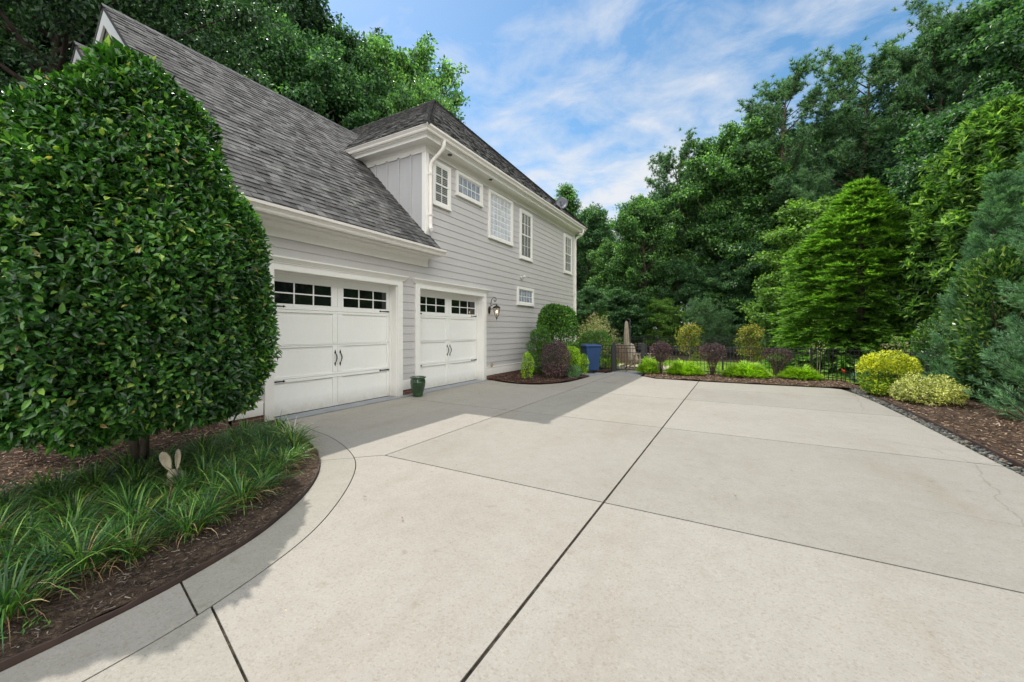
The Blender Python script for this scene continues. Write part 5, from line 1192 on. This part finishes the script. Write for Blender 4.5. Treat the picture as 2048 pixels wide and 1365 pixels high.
shrub('lime_shrub', (-4.36, 12.35), 'smaller lime shrub tight against the front of the blue bin', 'shrub', shell_shrub('foliage', .15, .15, .66, 1200, .045, .020, .05, 2.4, .05, up=.6, seed=13), 'lime', stems_mesh('stems', .5, .1, 4, .006))
shrub('low_green_shrub', (-4.42, 11.62), 'low fine green plant at the foot of the lime shrubs', 'shrub', shell_shrub('foliage', .24, .24, .36, 2200, .04, .012, .02, 2.0, .04, seed=14), 'cedar', stems_mesh('stems', .3, .15, 5, .005))
shrub('hedge', (-4.72, 14.75), 'dense rounded dark green hedge behind the blue bin', 'hedge', shell_shrub('foliage', .66, .55, 1.42, 9000, .05, .028, .05, 3.0, .08, lf=5, jit=.8, seed=15), 'hedge', stems_mesh('stems', 1.1, .4, 6, .02))
e = shrub('tall_shrub', (-5.05, 15.85), 'feathery pink tinged pale shrub rising behind the hedge', 'shrub', shell_shrub('foliage', .80, .72, 1.95, 5200, .085, .018, .3, 1.7, .32, lf=5, jit=1.4, up=.8, depth=.6, seed=16), 'nandina', stems_mesh('stems', 1.7, .5, 9, .012))
shrub('low_green_shrub', (-4.05, 14.62), 'sunlit yellow green low plant left of the gate', 'shrub', shell_shrub('foliage', .22, .2, .48, 900, .06, .02, .02, 2.0, .06, up=.7, seed=17), 'lime', None)
# purple standards with bare stems
PS = 'purple shrubs on bare stems along the black fence'
def standard(px, D, r, ztop, zbot, lb, seed):
    x, y = at(px, D); e = empty('purple_shrub', (x, y, 0), 0, lb, 'shrub', PS)
    me = shell_shrub('foliage', r, r*.85, ztop - zbot, 4200, .036, .02, .0, 2.6, .05, seed=seed, depth=.3); V = np.zeros(len(me.vertices)*3, dtype=np.float32); me.vertices.foreach_get('co', V); V = V.reshape(-1, 3); V[:, 2] += zbot
    k_ = np.clip((V[:, 2] - zbot) / .28, .45, 1); V[:, 0] *= k_; V[:, 1] *= k_; me.vertices.foreach_set('co', V.ravel()); me.update()
    link('foliage', me, G['purple'], e)
    me = shell_shrub('lower_foliage', r*.4, r*.4, zbot + .1, 420, .035, .018, .08, 1.6, .05, seed=seed + 50, depth=.6); link('lower_foliage', me, G['purple'], e)
    link('stems', stems_mesh('stems', ztop * .8, r * .65, 7, .014, .05, seed), M['twig'], e)
standard(1322, 13.15, .34, 1.06, .42, 'purple shrub on bare stems right beside the gate', 31)
standard(1425, 12.75, .41, 1.02, .36, 'middle purple shrub on bare stems, between two lime shrubs', 32)
standard(1556, 12.25, .40, .92, .30, 'rightmost purple shrub on bare stems, by the fence', 33)
LJ = 'spreading lime shrubs in front of the black fence'
def spreader(px, D, rx, ry, h, lb, seed):
    x, y = at(px, D); n = int(1900 * rx * 2)
    r = np.random.default_rng(seed); a = r.uniform(0, 6.28, n); q_ = np.sqrt(r.uniform(0, 1, n)); P = np.stack([np.cos(a)*q_*rx, np.sin(a)*q_*ry, .04 + h * (1 - q_**2.2) * r.uniform(.35, 1.0, n)], 1)
    P[:, 2] *= 1 + .45*vnoise(P, 7, seed); P[:, :2] *= (1 + .22*vnoise(P, 4, seed+9))[:, None]
    Dm = unit(np.stack([np.cos(a)*(.4+q_), np.sin(a)*(.4+q_), r.uniform(.05, .7, n)], 1) + rnd_unit(n)*.35); N_ = unit(np.array([0, 0, 1.]) + rnd_unit(n)*.4); S_ = unit(np.cross(Dm, N_)); parts = []
    for k_ in range(6):
        s = k_/5; side = 1 if k_ % 2 else -1; ang = side*(.8-.6*s); D_ = unit(Dm*math.cos(ang)+S_*math.sin(ang)); parts.append(blades3(P + Dm*(.12*s), D_, unit(np.cross(D_, N_)), .095, .014))
    V, F = join(parts); e = empty('lime_shrub', (x, y, 0), 0, lb, 'shrub', LJ); link('foliage', np_mesh('foliage', V, F), G['lime'], e)
    link('stems', stems_mesh('stems', h*.7, rx*.8, 9, .01, .05, seed), M['twig'], e)
spreader(1297, 13.35, .25, .25, .36, 'small lime shrub between the gate and the first purple shrub', 61)
spreader(1369, 12.95, .47, .38, .31, 'wide lime shrub left of the middle purple shrub', 62)
spreader(1492, 12.30, .56, .42, .34, 'widest lime shrub, between the middle and right purple shrubs', 63)
spreader(1604, 11.75, .43, .38, .33, 'lime shrub at the right end of the fence bed', 64)
# yellow clipped shrubs on the right
x, y = at(1774, 8.85)
e = shrub('yellow_shrub', (x, y), 'round clipped shrub with golden yellow top beside the slate chips', 'shrub', shell_shrub('foliage', .50, .48, .95, 8500, .052, .030, .06, 2.6, .07, lf=6, jit=.9, depth=.3, seed=71, zclip=.50), 'yellow', stems_mesh('stems', .7, .4, 9, .012))
link('lower_foliage', shell_shrub('foliage', .50, .48, .95, 8500, .052, .030, .06, 2.6, .07, lf=6, jit=.9, depth=.3, seed=71, zmax=.52), G['ygreen'], e)
x, y = at(1852, 7.95)
shrub('yellow_mound', (x, y), 'low pale yellow mounded shrub in the sunny mulch', 'shrub', shell_shrub('foliage', .53, .46, .54, 6200, .046, .025, .03, 2.0, .11, lf=8, jit=.9, depth=.35, seed=72), 'pale', stems_mesh('stems', .4, .4, 9, .010))
# crape myrtles behind the fence
for (px, D, h, r, lb, sd_) in ((1378, 14.6, 1.75, .50, 'young tree with orange tinged leaves behind the middle of the fence', 81), (1500, 14.2, 1.72, .48, 'young tree with golden orange leaves right of the middle purple shrub', 82)):
    x, y = at(px, D); tm, cmn = broadleaf(sd_, h, .45, r * 1.1, 12, 50, .060, .018, 4, .20)
    tree('young_tree', (x, y, -.04), lb, tm, cmn, 'paletwig', 'crape')
x, y = at(1634, 12.05); e = empty('pruned_shrub', (x, y, 0), 0, 'pale bare pruned stems with a few leaves against the fence post', 'shrub')
link('stems', stems_mesh('stems', .98, .22, 3, .014, .08, 8, 6, 1), M['paletwig'], e)
me = shell_shrub('foliage', .24, .2, .36, 110, .05, .02, .0, 2.0, .05, seed=83, depth=.5); V = np.zeros(len(me.vertices)*3, dtype=np.float32); me.vertices.foreach_get('co', V); V = V.reshape(-1, 3); V[:, 2] += .72; me.vertices.foreach_set('co', V.ravel()); me.update(); link('foliage', me, G['nandina'], e)
x, y = at(1795, 11.2); shrub('twiggy_shrub', (x, y), 'thin pale leaved shrub poking up behind the round yellow shrub', 'shrub', shell_shrub('foliage', .32, .3, 1.22, 420, .06, .022, .5, 1.8, .15, jit=1.1, seed=84), 'nandina', stems_mesh('stems', 1.1, .25, 5, .008))
# ------------------------------------------------------------------ conifers and evergreens on the right
tm, cmn = plume_tree(1, 6.7, 3.0, 1350, 22, 1.05, .33, 8, .034, .70, .12, .30, .1, .16, .32, .16, .30, 21)
x, y = at(1722, 14.6); arb_ = tree('arborvitae', (x, y), 'broad bright green conifer with layered feathery fronds behind the fence', tm, cmn, 'bark', 'thuja')
x, y = at(1825, 16.4); plant_copy(arb_, (x, y), 'second feathery conifer, darker and partly hidden right behind the broad bright one', .92, 2.5)
arb = bpy.context.scene.objects[-1] if False else None
tmc, cmc = plume_tree(2, 5.4, .82, 210, 80, 1.0, .15, 8, .0085, .55, .85, .0, .12, .09, .40, .9, .12)
x, y = at(1928, 8.6); ced = tree('red_cedar', (x, y), 'blue green wispy cedar at the right beside the pale yellow mound', tmc, cmc, 'bark', 'cedar', sz=.88)
ced.rotation_euler = (R(2), R(7), .4)
x, y = at(2125, 6.2); plant_copy(ced, (x, y), 'light blue green cedar whose wisps enter from the right edge', .95, 2.2)
x, y = at(2085, 9.9); plant_copy(ced, (x, y), 'tall dim cedar behind the glossy evergreen at the right edge', 1.2, 4.0)
x, y = at(2030, 7.75)
shrub('glossy_evergreen', (x, y), 'glossy dark broadleaf evergreen wedged between the two cedars', 'shrub', shell_shrub('foliage', .80, .75, 3.1, 8000, .125, .058, .15, 2.4, .12, eight=False, seed=91, depth=.16), 'camellia', stems_mesh('stems', 2.4, .5, 6, .03))
x, y = at(1893, 9.9)
shrub('glossy_evergreen', (x, y), 'round leaved dark evergreen just left of the wispy cedar', 'shrub', shell_shrub('foliage', .62, .6, 1.75, 5000, .07, .042, .1, 2.4, .08, seed=92), 'camellia', stems_mesh('stems', 1.3, .4, 6, .025))
# large whorled evergreen (laurel / magnolia)
def whorl_tree(seed, H, Rb, nw_, L=.16, W=.05, per=9, z0=.3, pw=.55):
    r = np.random.default_rng(seed); t = r.uniform(0, 1, nw_) ** 1.1; a = r.uniform(0, 6.283, nw_); z = z0 + (H - z0) * t
    rr = Rb * (1 - t ** 1.7) ** pw * (1 + .26*vnoise(np.stack([np.cos(a)*3, np.sin(a)*3, z], 1), 1.5, seed)) * (1 - np.minimum(r.exponential(.13, nw_), .6)); C = np.stack([np.cos(a)*rr, np.sin(a)*rr, z], 1)
    ax = unit(np.stack([np.cos(a), np.sin(a), .7 + t], 1) + rnd_unit(nw_)*.4); idx = np.repeat(np.arange(nw_), per); n = len(idx)
    D = unit(rnd_unit(n)*.9 + ax[idx]*.65); N_ = unit(ax[idx] + rnd_unit(n)*.3); V, F = leaves4(C[idx], D, N_, L*r.uniform(.7, 1.2, n), W*r.uniform(.8, 1.2, n), .2, .15)
    m = MB(); m.tube([(0, 0, -.1), (.03, 0, H*.5), (0, .04, H*.92)], [.13, .09, .02], 8); rd_ = random.Random(seed)
    for i in range(50):
        tt = rd_.random(); aa = rd_.random()*6.28; q_ = Rb*(1-tt**1.7)**pw*.85; zz = z0+(H-z0)*tt; m.tube([(0, 0, zz*.8), (math.cos(aa)*q_*.5, math.sin(aa)*q_*.5, zz*.92), (math.cos(aa)*q_, math.sin(aa)*q_, zz)], [.03, .02, .008], 5, False)
    return m.mesh('trunk', True), np_mesh('crown', V, F)
tw, cw = whorl_tree(3, 8.3, 2.5, 6500, .26, .075)
x, y = at(2000, 12.2); mag = tree('laurel_tree', (x, y), 'large evergreen with bright whorled leaves rising at the upper right', tw, cw, 'bark', 'magnolia')
x, y = at(2200, 10.4); plant_copy(mag, (x, y), 'second bright whorled evergreen cut by the right edge of the photo', .95, 2.0)
x, y = at(1880, 13.4); plant_copy(mag, (x, y), 'smaller whorled evergreen between the bright conifer and the cedar', .68, 4.2)
#@@FOREST
# ------------------------------------------------------------------ woods
bA = broadleaf(101, 17, 4.5, 4.7, 50, 105, .23, .24, 7, .55)
bB = broadleaf(102, 15, 2.2, 4.3, 48, 105, .23, .20, 7, .55)
bC = broadleaf(103, 9, .8, 3.1, 44, 105, .18, .12, 7, .42)
bD = broadleaf(104, 21, 7.0, 4.8, 50, 105, .23, .26, 7, .58)
bS = broadleaf(106, 20, 6.0, 5.2, 34, 60, .23, .24, 6, .48)
bN = broadleaf(105, 17, 5.0, 2.4, 44, 80, .21, .16, 4, .55, narrow=True)
pA = pine(201, 18.5, 7.5, 4.0, 40, .30, 24, nw=.042)
pB = pine(202, 17, 6.0, 3.4, 38, .30, 24, nw=.042)
pS = pine(203, 4.2, .4, 1.5, 26, .20, 18, .07, 6, .02)
protos = {}
def woods(kind, px, D, top, label, mat, rz=0, bark='bark', name=None, group=None, wide=1.0):
    tmh = {'bA': (bA, 17), 'bB': (bB, 15), 'bC': (bC, 9), 'bD': (bD, 21), 'bN': (bN, 17), 'bS': (bS, 20), 'pA': (pA, 18.5), 'pB': (pB, 17), 'pS': (pS, 4.2)}[kind]
    (t_, c_), H = tmh; x, y = at(px, D); h = CH + (661 - top) / 801 * D; s = .93 * h / H
    nm = name or ('pine_tree' if kind[0] == 'p' else 'deciduous_tree')
    key = (kind, mat)
    if key not in protos:
        cm_ = c_ if not c_.materials else c_.copy(); tm_ = t_ if not t_.materials else t_.copy()
        e = tree(nm, (x, y, -.1), label, tm_, cm_, bark, mat, 'tree', group, s * wide, rz, s); protos[key] = e
    else:
        e = copy_tree(protos[key]); e.name = nm; e.location = (x, y, -.1); e.rotation_euler = (0, 0, rz); e.scale = (s * wide, s * wide, s); e['label'] = label
        if group: e['group'] = group
        elif 'group' in e: del e['group']
    return e
# right hand tree line, from behind the house to the right edge
woods('bN', 1112, 40, 335, 'slim pale tree top rising above the far end of the roof', 'oak', .3)
woods('bA', 1168, 36, 400, 'tree just right of the far house corner', 'dark', 1.0)
woods('pB', 1205, 42, 405, 'pine with open crown seen right of the satellite dish', 'pine', 2.0, 'pinebark')
woods('bB', 1232, 31, 462, 'rounded green tree in the dip of the tree line', 'oak', 2.2)
woods('bB', 1175, 25, 560, 'low leafy tree beyond the far house corner', 'dark', .2, wide=1.1)
woods('bA', 1330, 33, 345, 'dark broadleaf tree at the left end of the tall tree line', 'dark', 3.0)
woods('pA', 1372, 30, 275, 'leftmost tall pine of the right hand tree line', 'pine', .4, 'pinebark')
woods('bA', 1300, 29, 365, 'light edged broadleaf tree under the leftmost tall pine', 'oak', 4.1)
woods('bA', 1445, 29, 225, 'broadleaf tree whose top stands left of the slender pointed one', 'oak', .9)
woods('bN', 1492, 27, 165, 'slender pointed broadleaf tree in the middle of the tree line', 'oak', 1.9)
woods('pA', 1558, 27, 145, 'pine left of the tallest pine crown against the sky', 'pine', 2.6, 'pinebark')
woods('bD', 1620, 30, 190, 'dark broadleaf tree filling the gap between the two big pines', 'dark', .7)
woods('pA', 1705, 24.5, 78, 'tallest pine with broad rounded crown against the sky', 'pine', 4.4, 'pinebark', wide=1.1)
woods('pB', 1650, 22.5, 320, 'short bushy pine in front of the tallest pine', 'pine', 1.4, 'pinebark')
woods('bA', 1800, 25, 200, 'dark broadleaf tree right of the tallest pine', 'dark', 2.9)
woods('pA', 1880, 20.5, -10, 'tall pine with curved trunk near the upper right corner', 'pine', 5.2, 'pinebark', wide=.9)
woods('bD', 1990, 21, -60, 'dark tree filling the upper right corner', 'dark', 3.7)
woods('bD', 2110, 17, -160, 'dark tree leaning in from beyond the upper right corner', 'dark', 1.2)
woods('bB', 1950, 17, 150, 'dense tree behind the bright whorled evergreen', 'dark', .5)
# lower storey of the right hand woods
woods('bC', 1612, 20.5, 388, 'pale green leafy tree behind the left shoulder of the bright conifer', 'light', .3, wide=1.15)
woods('bC', 1545, 25.5, 470, 'mid green tree left of the pale green leafy tree', 'light', 2.1)
woods('bC', 1450, 26.5, 560, 'leafy understorey tree above the golden young tree', 'oak', 3.3, wide=1.3)
woods('bC', 1330, 27, 590, 'silvery green understorey tree right of the umbrella', 'light', 4.0, wide=1.3)
woods('bC', 1245, 28, 570, 'shady understorey tree behind the folded umbrella', 'dark', 5.0, wide=1.4)
woods('bC', 1180, 25, 610, 'leafy tree behind the feathery pink shrub', 'light', .8, wide=1.2)
woods('pS', 1400, 23.3, 600, 'small bushy young pine behind the left young tree', 'pine', .5, 'pinebark')
woods('pS', 1445, 23.6, 622, 'lower young pine right of the small bushy one', 'pine', 1.7, 'pinebark')
woods('bC', 1500, 24.5, 590, 'leafy shrub tree behind the golden young tree', 'dark', 1.1, wide=1.3)
woods('bC', 1570, 21.5, 560, 'dense green shrub tree left of the bright conifer', 'oak', 1.6, wide=1.1)
woods('bB', 1840, 18.5, 330, 'shaded tree behind the right shoulder of the bright conifer', 'dark', 1.6)
BG = 'deep background trees of the right hand wood'
for i, (px, D, top, kd, mt) in enumerate([(1140, 52, 430, 'bA', 'dark'), (1200, 48, 470, 'bB', 'dark'), (1250, 44, 490, 'bA', 'dark'), (1300, 42, 420, 'bA', 'dark'), (1350, 40, 380, 'bD', 'dark'), (1400, 38, 330, 'bA', 'dark'), (1450, 38, 300, 'bD', 'dark'), (1510, 36, 260, 'bA', 'dark'), (1560, 36, 260, 'bD', 'dark'), (1620, 35, 240, 'bA', 'dark'), (1680, 34, 220, 'bD', 'dark'), (1750, 32, 200, 'bA', 'dark'), (1830, 30, 230, 'bA', 'dark'), (1920, 27, 120, 'bD', 'dark'), (1215, 33, 560, 'bC', 'dark'), (1275, 31, 560, 'bC', 'dark'), (1360, 28, 500, 'bB', 'dark'), (1420, 27, 520, 'bB', 'dark'), (1480, 26, 470, 'bB', 'dark'), (1540, 25, 450, 'bB', 'dark'), (1690, 20, 480, 'bC', 'dark'), (1780, 19, 480, 'bC', 'dark'), (1160, 30, 600, 'bC', 'dark')]):
    woods(kd, px, D, top, 'dark background tree deep in the wood beyond the lawn', mt, i * 1.37, group=BG)
# woods left of and behind the house
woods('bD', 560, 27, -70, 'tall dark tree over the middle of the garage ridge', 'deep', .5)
woods('bD', 680, 27, -20, 'tall dark tree left of the roof peak', 'dark', 2.5)
woods('bD', 640, 23, -10, 'leafy green tree rising just behind the garage ridge', 'dark', 3.5)
woods('bS', 790, 29, -25, 'tall sunlit tree behind the roof peak', 'oak', 1.1)
woods('bS', 866, 24, 85, 'branchy sunlit tree whose leaves reach out right of the roof peak', 'oak', 2.2, wide=.75)
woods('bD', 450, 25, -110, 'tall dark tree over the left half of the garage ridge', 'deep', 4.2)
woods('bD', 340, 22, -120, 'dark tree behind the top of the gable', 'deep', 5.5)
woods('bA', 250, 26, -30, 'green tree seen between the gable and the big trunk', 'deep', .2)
# dark oak with thick trunk at upper left
ot, oc = broadleaf(301, 16, 5.2, 6.5, 34, 170, .17, .30, 8, .75)
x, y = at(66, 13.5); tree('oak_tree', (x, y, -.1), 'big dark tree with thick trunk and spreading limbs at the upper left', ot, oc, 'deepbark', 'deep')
LB = 'background trees left of the house'
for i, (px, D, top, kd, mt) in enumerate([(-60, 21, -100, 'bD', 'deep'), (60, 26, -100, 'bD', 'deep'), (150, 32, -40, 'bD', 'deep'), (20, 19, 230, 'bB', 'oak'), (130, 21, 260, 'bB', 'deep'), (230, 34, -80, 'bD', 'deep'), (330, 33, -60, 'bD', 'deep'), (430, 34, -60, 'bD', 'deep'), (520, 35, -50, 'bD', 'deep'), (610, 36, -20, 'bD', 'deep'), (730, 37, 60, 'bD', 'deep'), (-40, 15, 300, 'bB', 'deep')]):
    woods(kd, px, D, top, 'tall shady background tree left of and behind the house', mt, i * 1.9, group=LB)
# woods on the right of the drive, mirrored in the garage windows
MG = 'trees along the right side of the drive'
for i, (x, y, s) in enumerate([(9.5, 2.5, .8), (10.5, 7, .85), (8.5, -2.5, .8), (12, 11, .95), (15, 15, .95), (14, 19.5, 1.0), (16.5, 9, 1.1)]):
    e = copy_tree(protos[('bB', 'dark')]); e.location = (x, y, -.1); e.rotation_euler = (0, 0, i * 1.3); e.scale = (s, s, s); e['label'] = 'dark tree standing along the right side of the drive, outside the view'; e['group'] = MG
e = copy_tree(protos[('bA', 'dark')]); e.location = (-9.3, -2.4, -.1); e.rotation_euler = (0, 0, 2.2); e.scale = (.62, .62, .62); e['label'] = 'tree overhanging the left bed from beyond the left edge'
if 'group' in e: del e['group']
#@@LIGHT
# ------------------------------------------------------------------ camera, sun, sky
cam = bpy.data.cameras.new('camera'); co = bpy.data.objects.new('camera', cam); col.objects.link(co)
co.location = (0, 0, CH); co.rotation_euler = (R(90), 0, TH); cam.sensor_width = 36; cam.lens = 801 * 36 / 2048; cam.shift_y = -21.5 / 2048; cam.clip_start = .05; cam.clip_end = 600
scene.camera = co
sv = Vector((-.48, .157, .863)).normalized()
sun = bpy.data.lights.new('sun', 'SUN'); so = bpy.data.objects.new('sun', sun); col.objects.link(so)
sun.energy = 3.1; sun.angle = R(.55); sun.color = (1, .955, .89)
so.rotation_euler = sv.to_track_quat('Z', 'Y').to_euler(); so.location = sv * 40
w = bpy.data.worlds.new('World'); scene.world = w; w.use_nodes = True; nt = w.node_tree; nt.nodes.clear()
out = nt.nodes.new('ShaderNodeOutputWorld'); bg = nt.nodes.new('ShaderNodeBackground')
sky = nt.nodes.new('ShaderNodeTexSky'); sky.sky_type = 'NISHITA'; sky.sun_disc = False
sky.sun_elevation = math.asin(sv.z); sky.sun_rotation = math.atan2(sv.x, sv.y); sky.air_density = 1.0; sky.dust_density = .6; sky.ozone_density = 1.6; sky.altitude = 100
tc = nt.nodes.new('ShaderNodeTexCoord'); sp = nt.nodes.new('ShaderNodeSeparateXYZ'); nt.links.new(tc.outputs['Generated'], sp.inputs[0])
def mth(op, a, b=None, cl=False):
    n = nt.nodes.new('ShaderNodeMath'); n.operation = op; n.use_clamp = cl
    for i, v in enumerate((a, b)):
        if v is None: continue
        if isinstance(v, (int, float)): n.inputs[i].default_value = v
        else: nt.links.new(v, n.inputs[i])
    return n.outputs[0]
zc = mth('MAXIMUM', sp.outputs[2], .06); zz = mth('ADD', zc, .12)
cxv = mth('DIVIDE', sp.outputs[0], zz); cyv = mth('DIVIDE', sp.outputs[1], zz)
cb = nt.nodes.new('ShaderNodeCombineXYZ'); nt.links.new(cxv, cb.inputs[0]); nt.links.new(cyv, cb.inputs[1])
mp = nt.nodes.new('ShaderNodeMapping'); mp.inputs['Rotation'].default_value = (0, 0, R(-35)); mp.inputs['Scale'].default_value = (1.3, 1.45, 1); mp.inputs['Location'].default_value = (3.1, 1.4, 0); nt.links.new(cb.outputs[0], mp.inputs[0])
n1 = noise(nt, 2.6, 10, .60, vec=mp.outputs[0], dist=.35)
n2 = noise(nt, .8, 3, .5, vec=mp.outputs[0])
cs = mth('ADD', mth('MULTIPLY', n1.outputs['Fac'], .75), mth('MULTIPLY', n2.outputs['Fac'], .45))
low = mth('MULTIPLY', mth('SUBTRACT', .50, sp.outputs[2]), .62)
cs = mth('ADD', cs, low)
rp = ramp(nt, [(.52, (0, 0, 0)), (.64, (.38, .38, .38)), (.80, (.97, .97, .97))]); nt.links.new(cs, rp.inputs[0])
hs = nt.nodes.new('ShaderNodeHueSaturation'); hs.inputs['Hue'].default_value = .488; hs.inputs['Saturation'].default_value = 1.18; hs.inputs['Value'].default_value = 1.06; nt.links.new(sky.outputs[0], hs.inputs['Color'])
cl = mix(nt, hs.outputs[0], (4.9, 5.05, 5.3), rp.outputs[0])
# added fill: bright unseen cloud bank behind and right of the viewer lifts the shade
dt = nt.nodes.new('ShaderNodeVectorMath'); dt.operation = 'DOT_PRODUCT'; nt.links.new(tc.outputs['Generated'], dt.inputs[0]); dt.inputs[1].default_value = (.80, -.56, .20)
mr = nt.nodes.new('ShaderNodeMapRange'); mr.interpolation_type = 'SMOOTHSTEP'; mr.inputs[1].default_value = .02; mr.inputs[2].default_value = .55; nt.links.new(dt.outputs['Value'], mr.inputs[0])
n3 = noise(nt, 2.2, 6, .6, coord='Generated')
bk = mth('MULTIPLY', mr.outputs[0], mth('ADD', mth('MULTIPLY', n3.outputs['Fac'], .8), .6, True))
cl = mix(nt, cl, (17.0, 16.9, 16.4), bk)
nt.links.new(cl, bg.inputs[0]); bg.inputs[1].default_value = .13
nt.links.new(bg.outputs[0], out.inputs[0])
scene.view_settings.view_transform = 'Standard'; scene.view_settings.look = 'None'; scene.view_settings.exposure = .4; scene.view_settings.gamma = 1
scene.cycles.max_bounces = 6; scene.cycles.diffuse_bounces = 3; scene.cycles.glossy_bounces = 3; scene.cycles.transmission_bounces = 3; scene.cycles.transparent_max_bounces = 8
scene.cycles.use_denoising = True; scene.cycles.sample_clamp_indirect = 3; scene.cycles.sample_clamp_direct = 6
scene.render.film_transparent = False
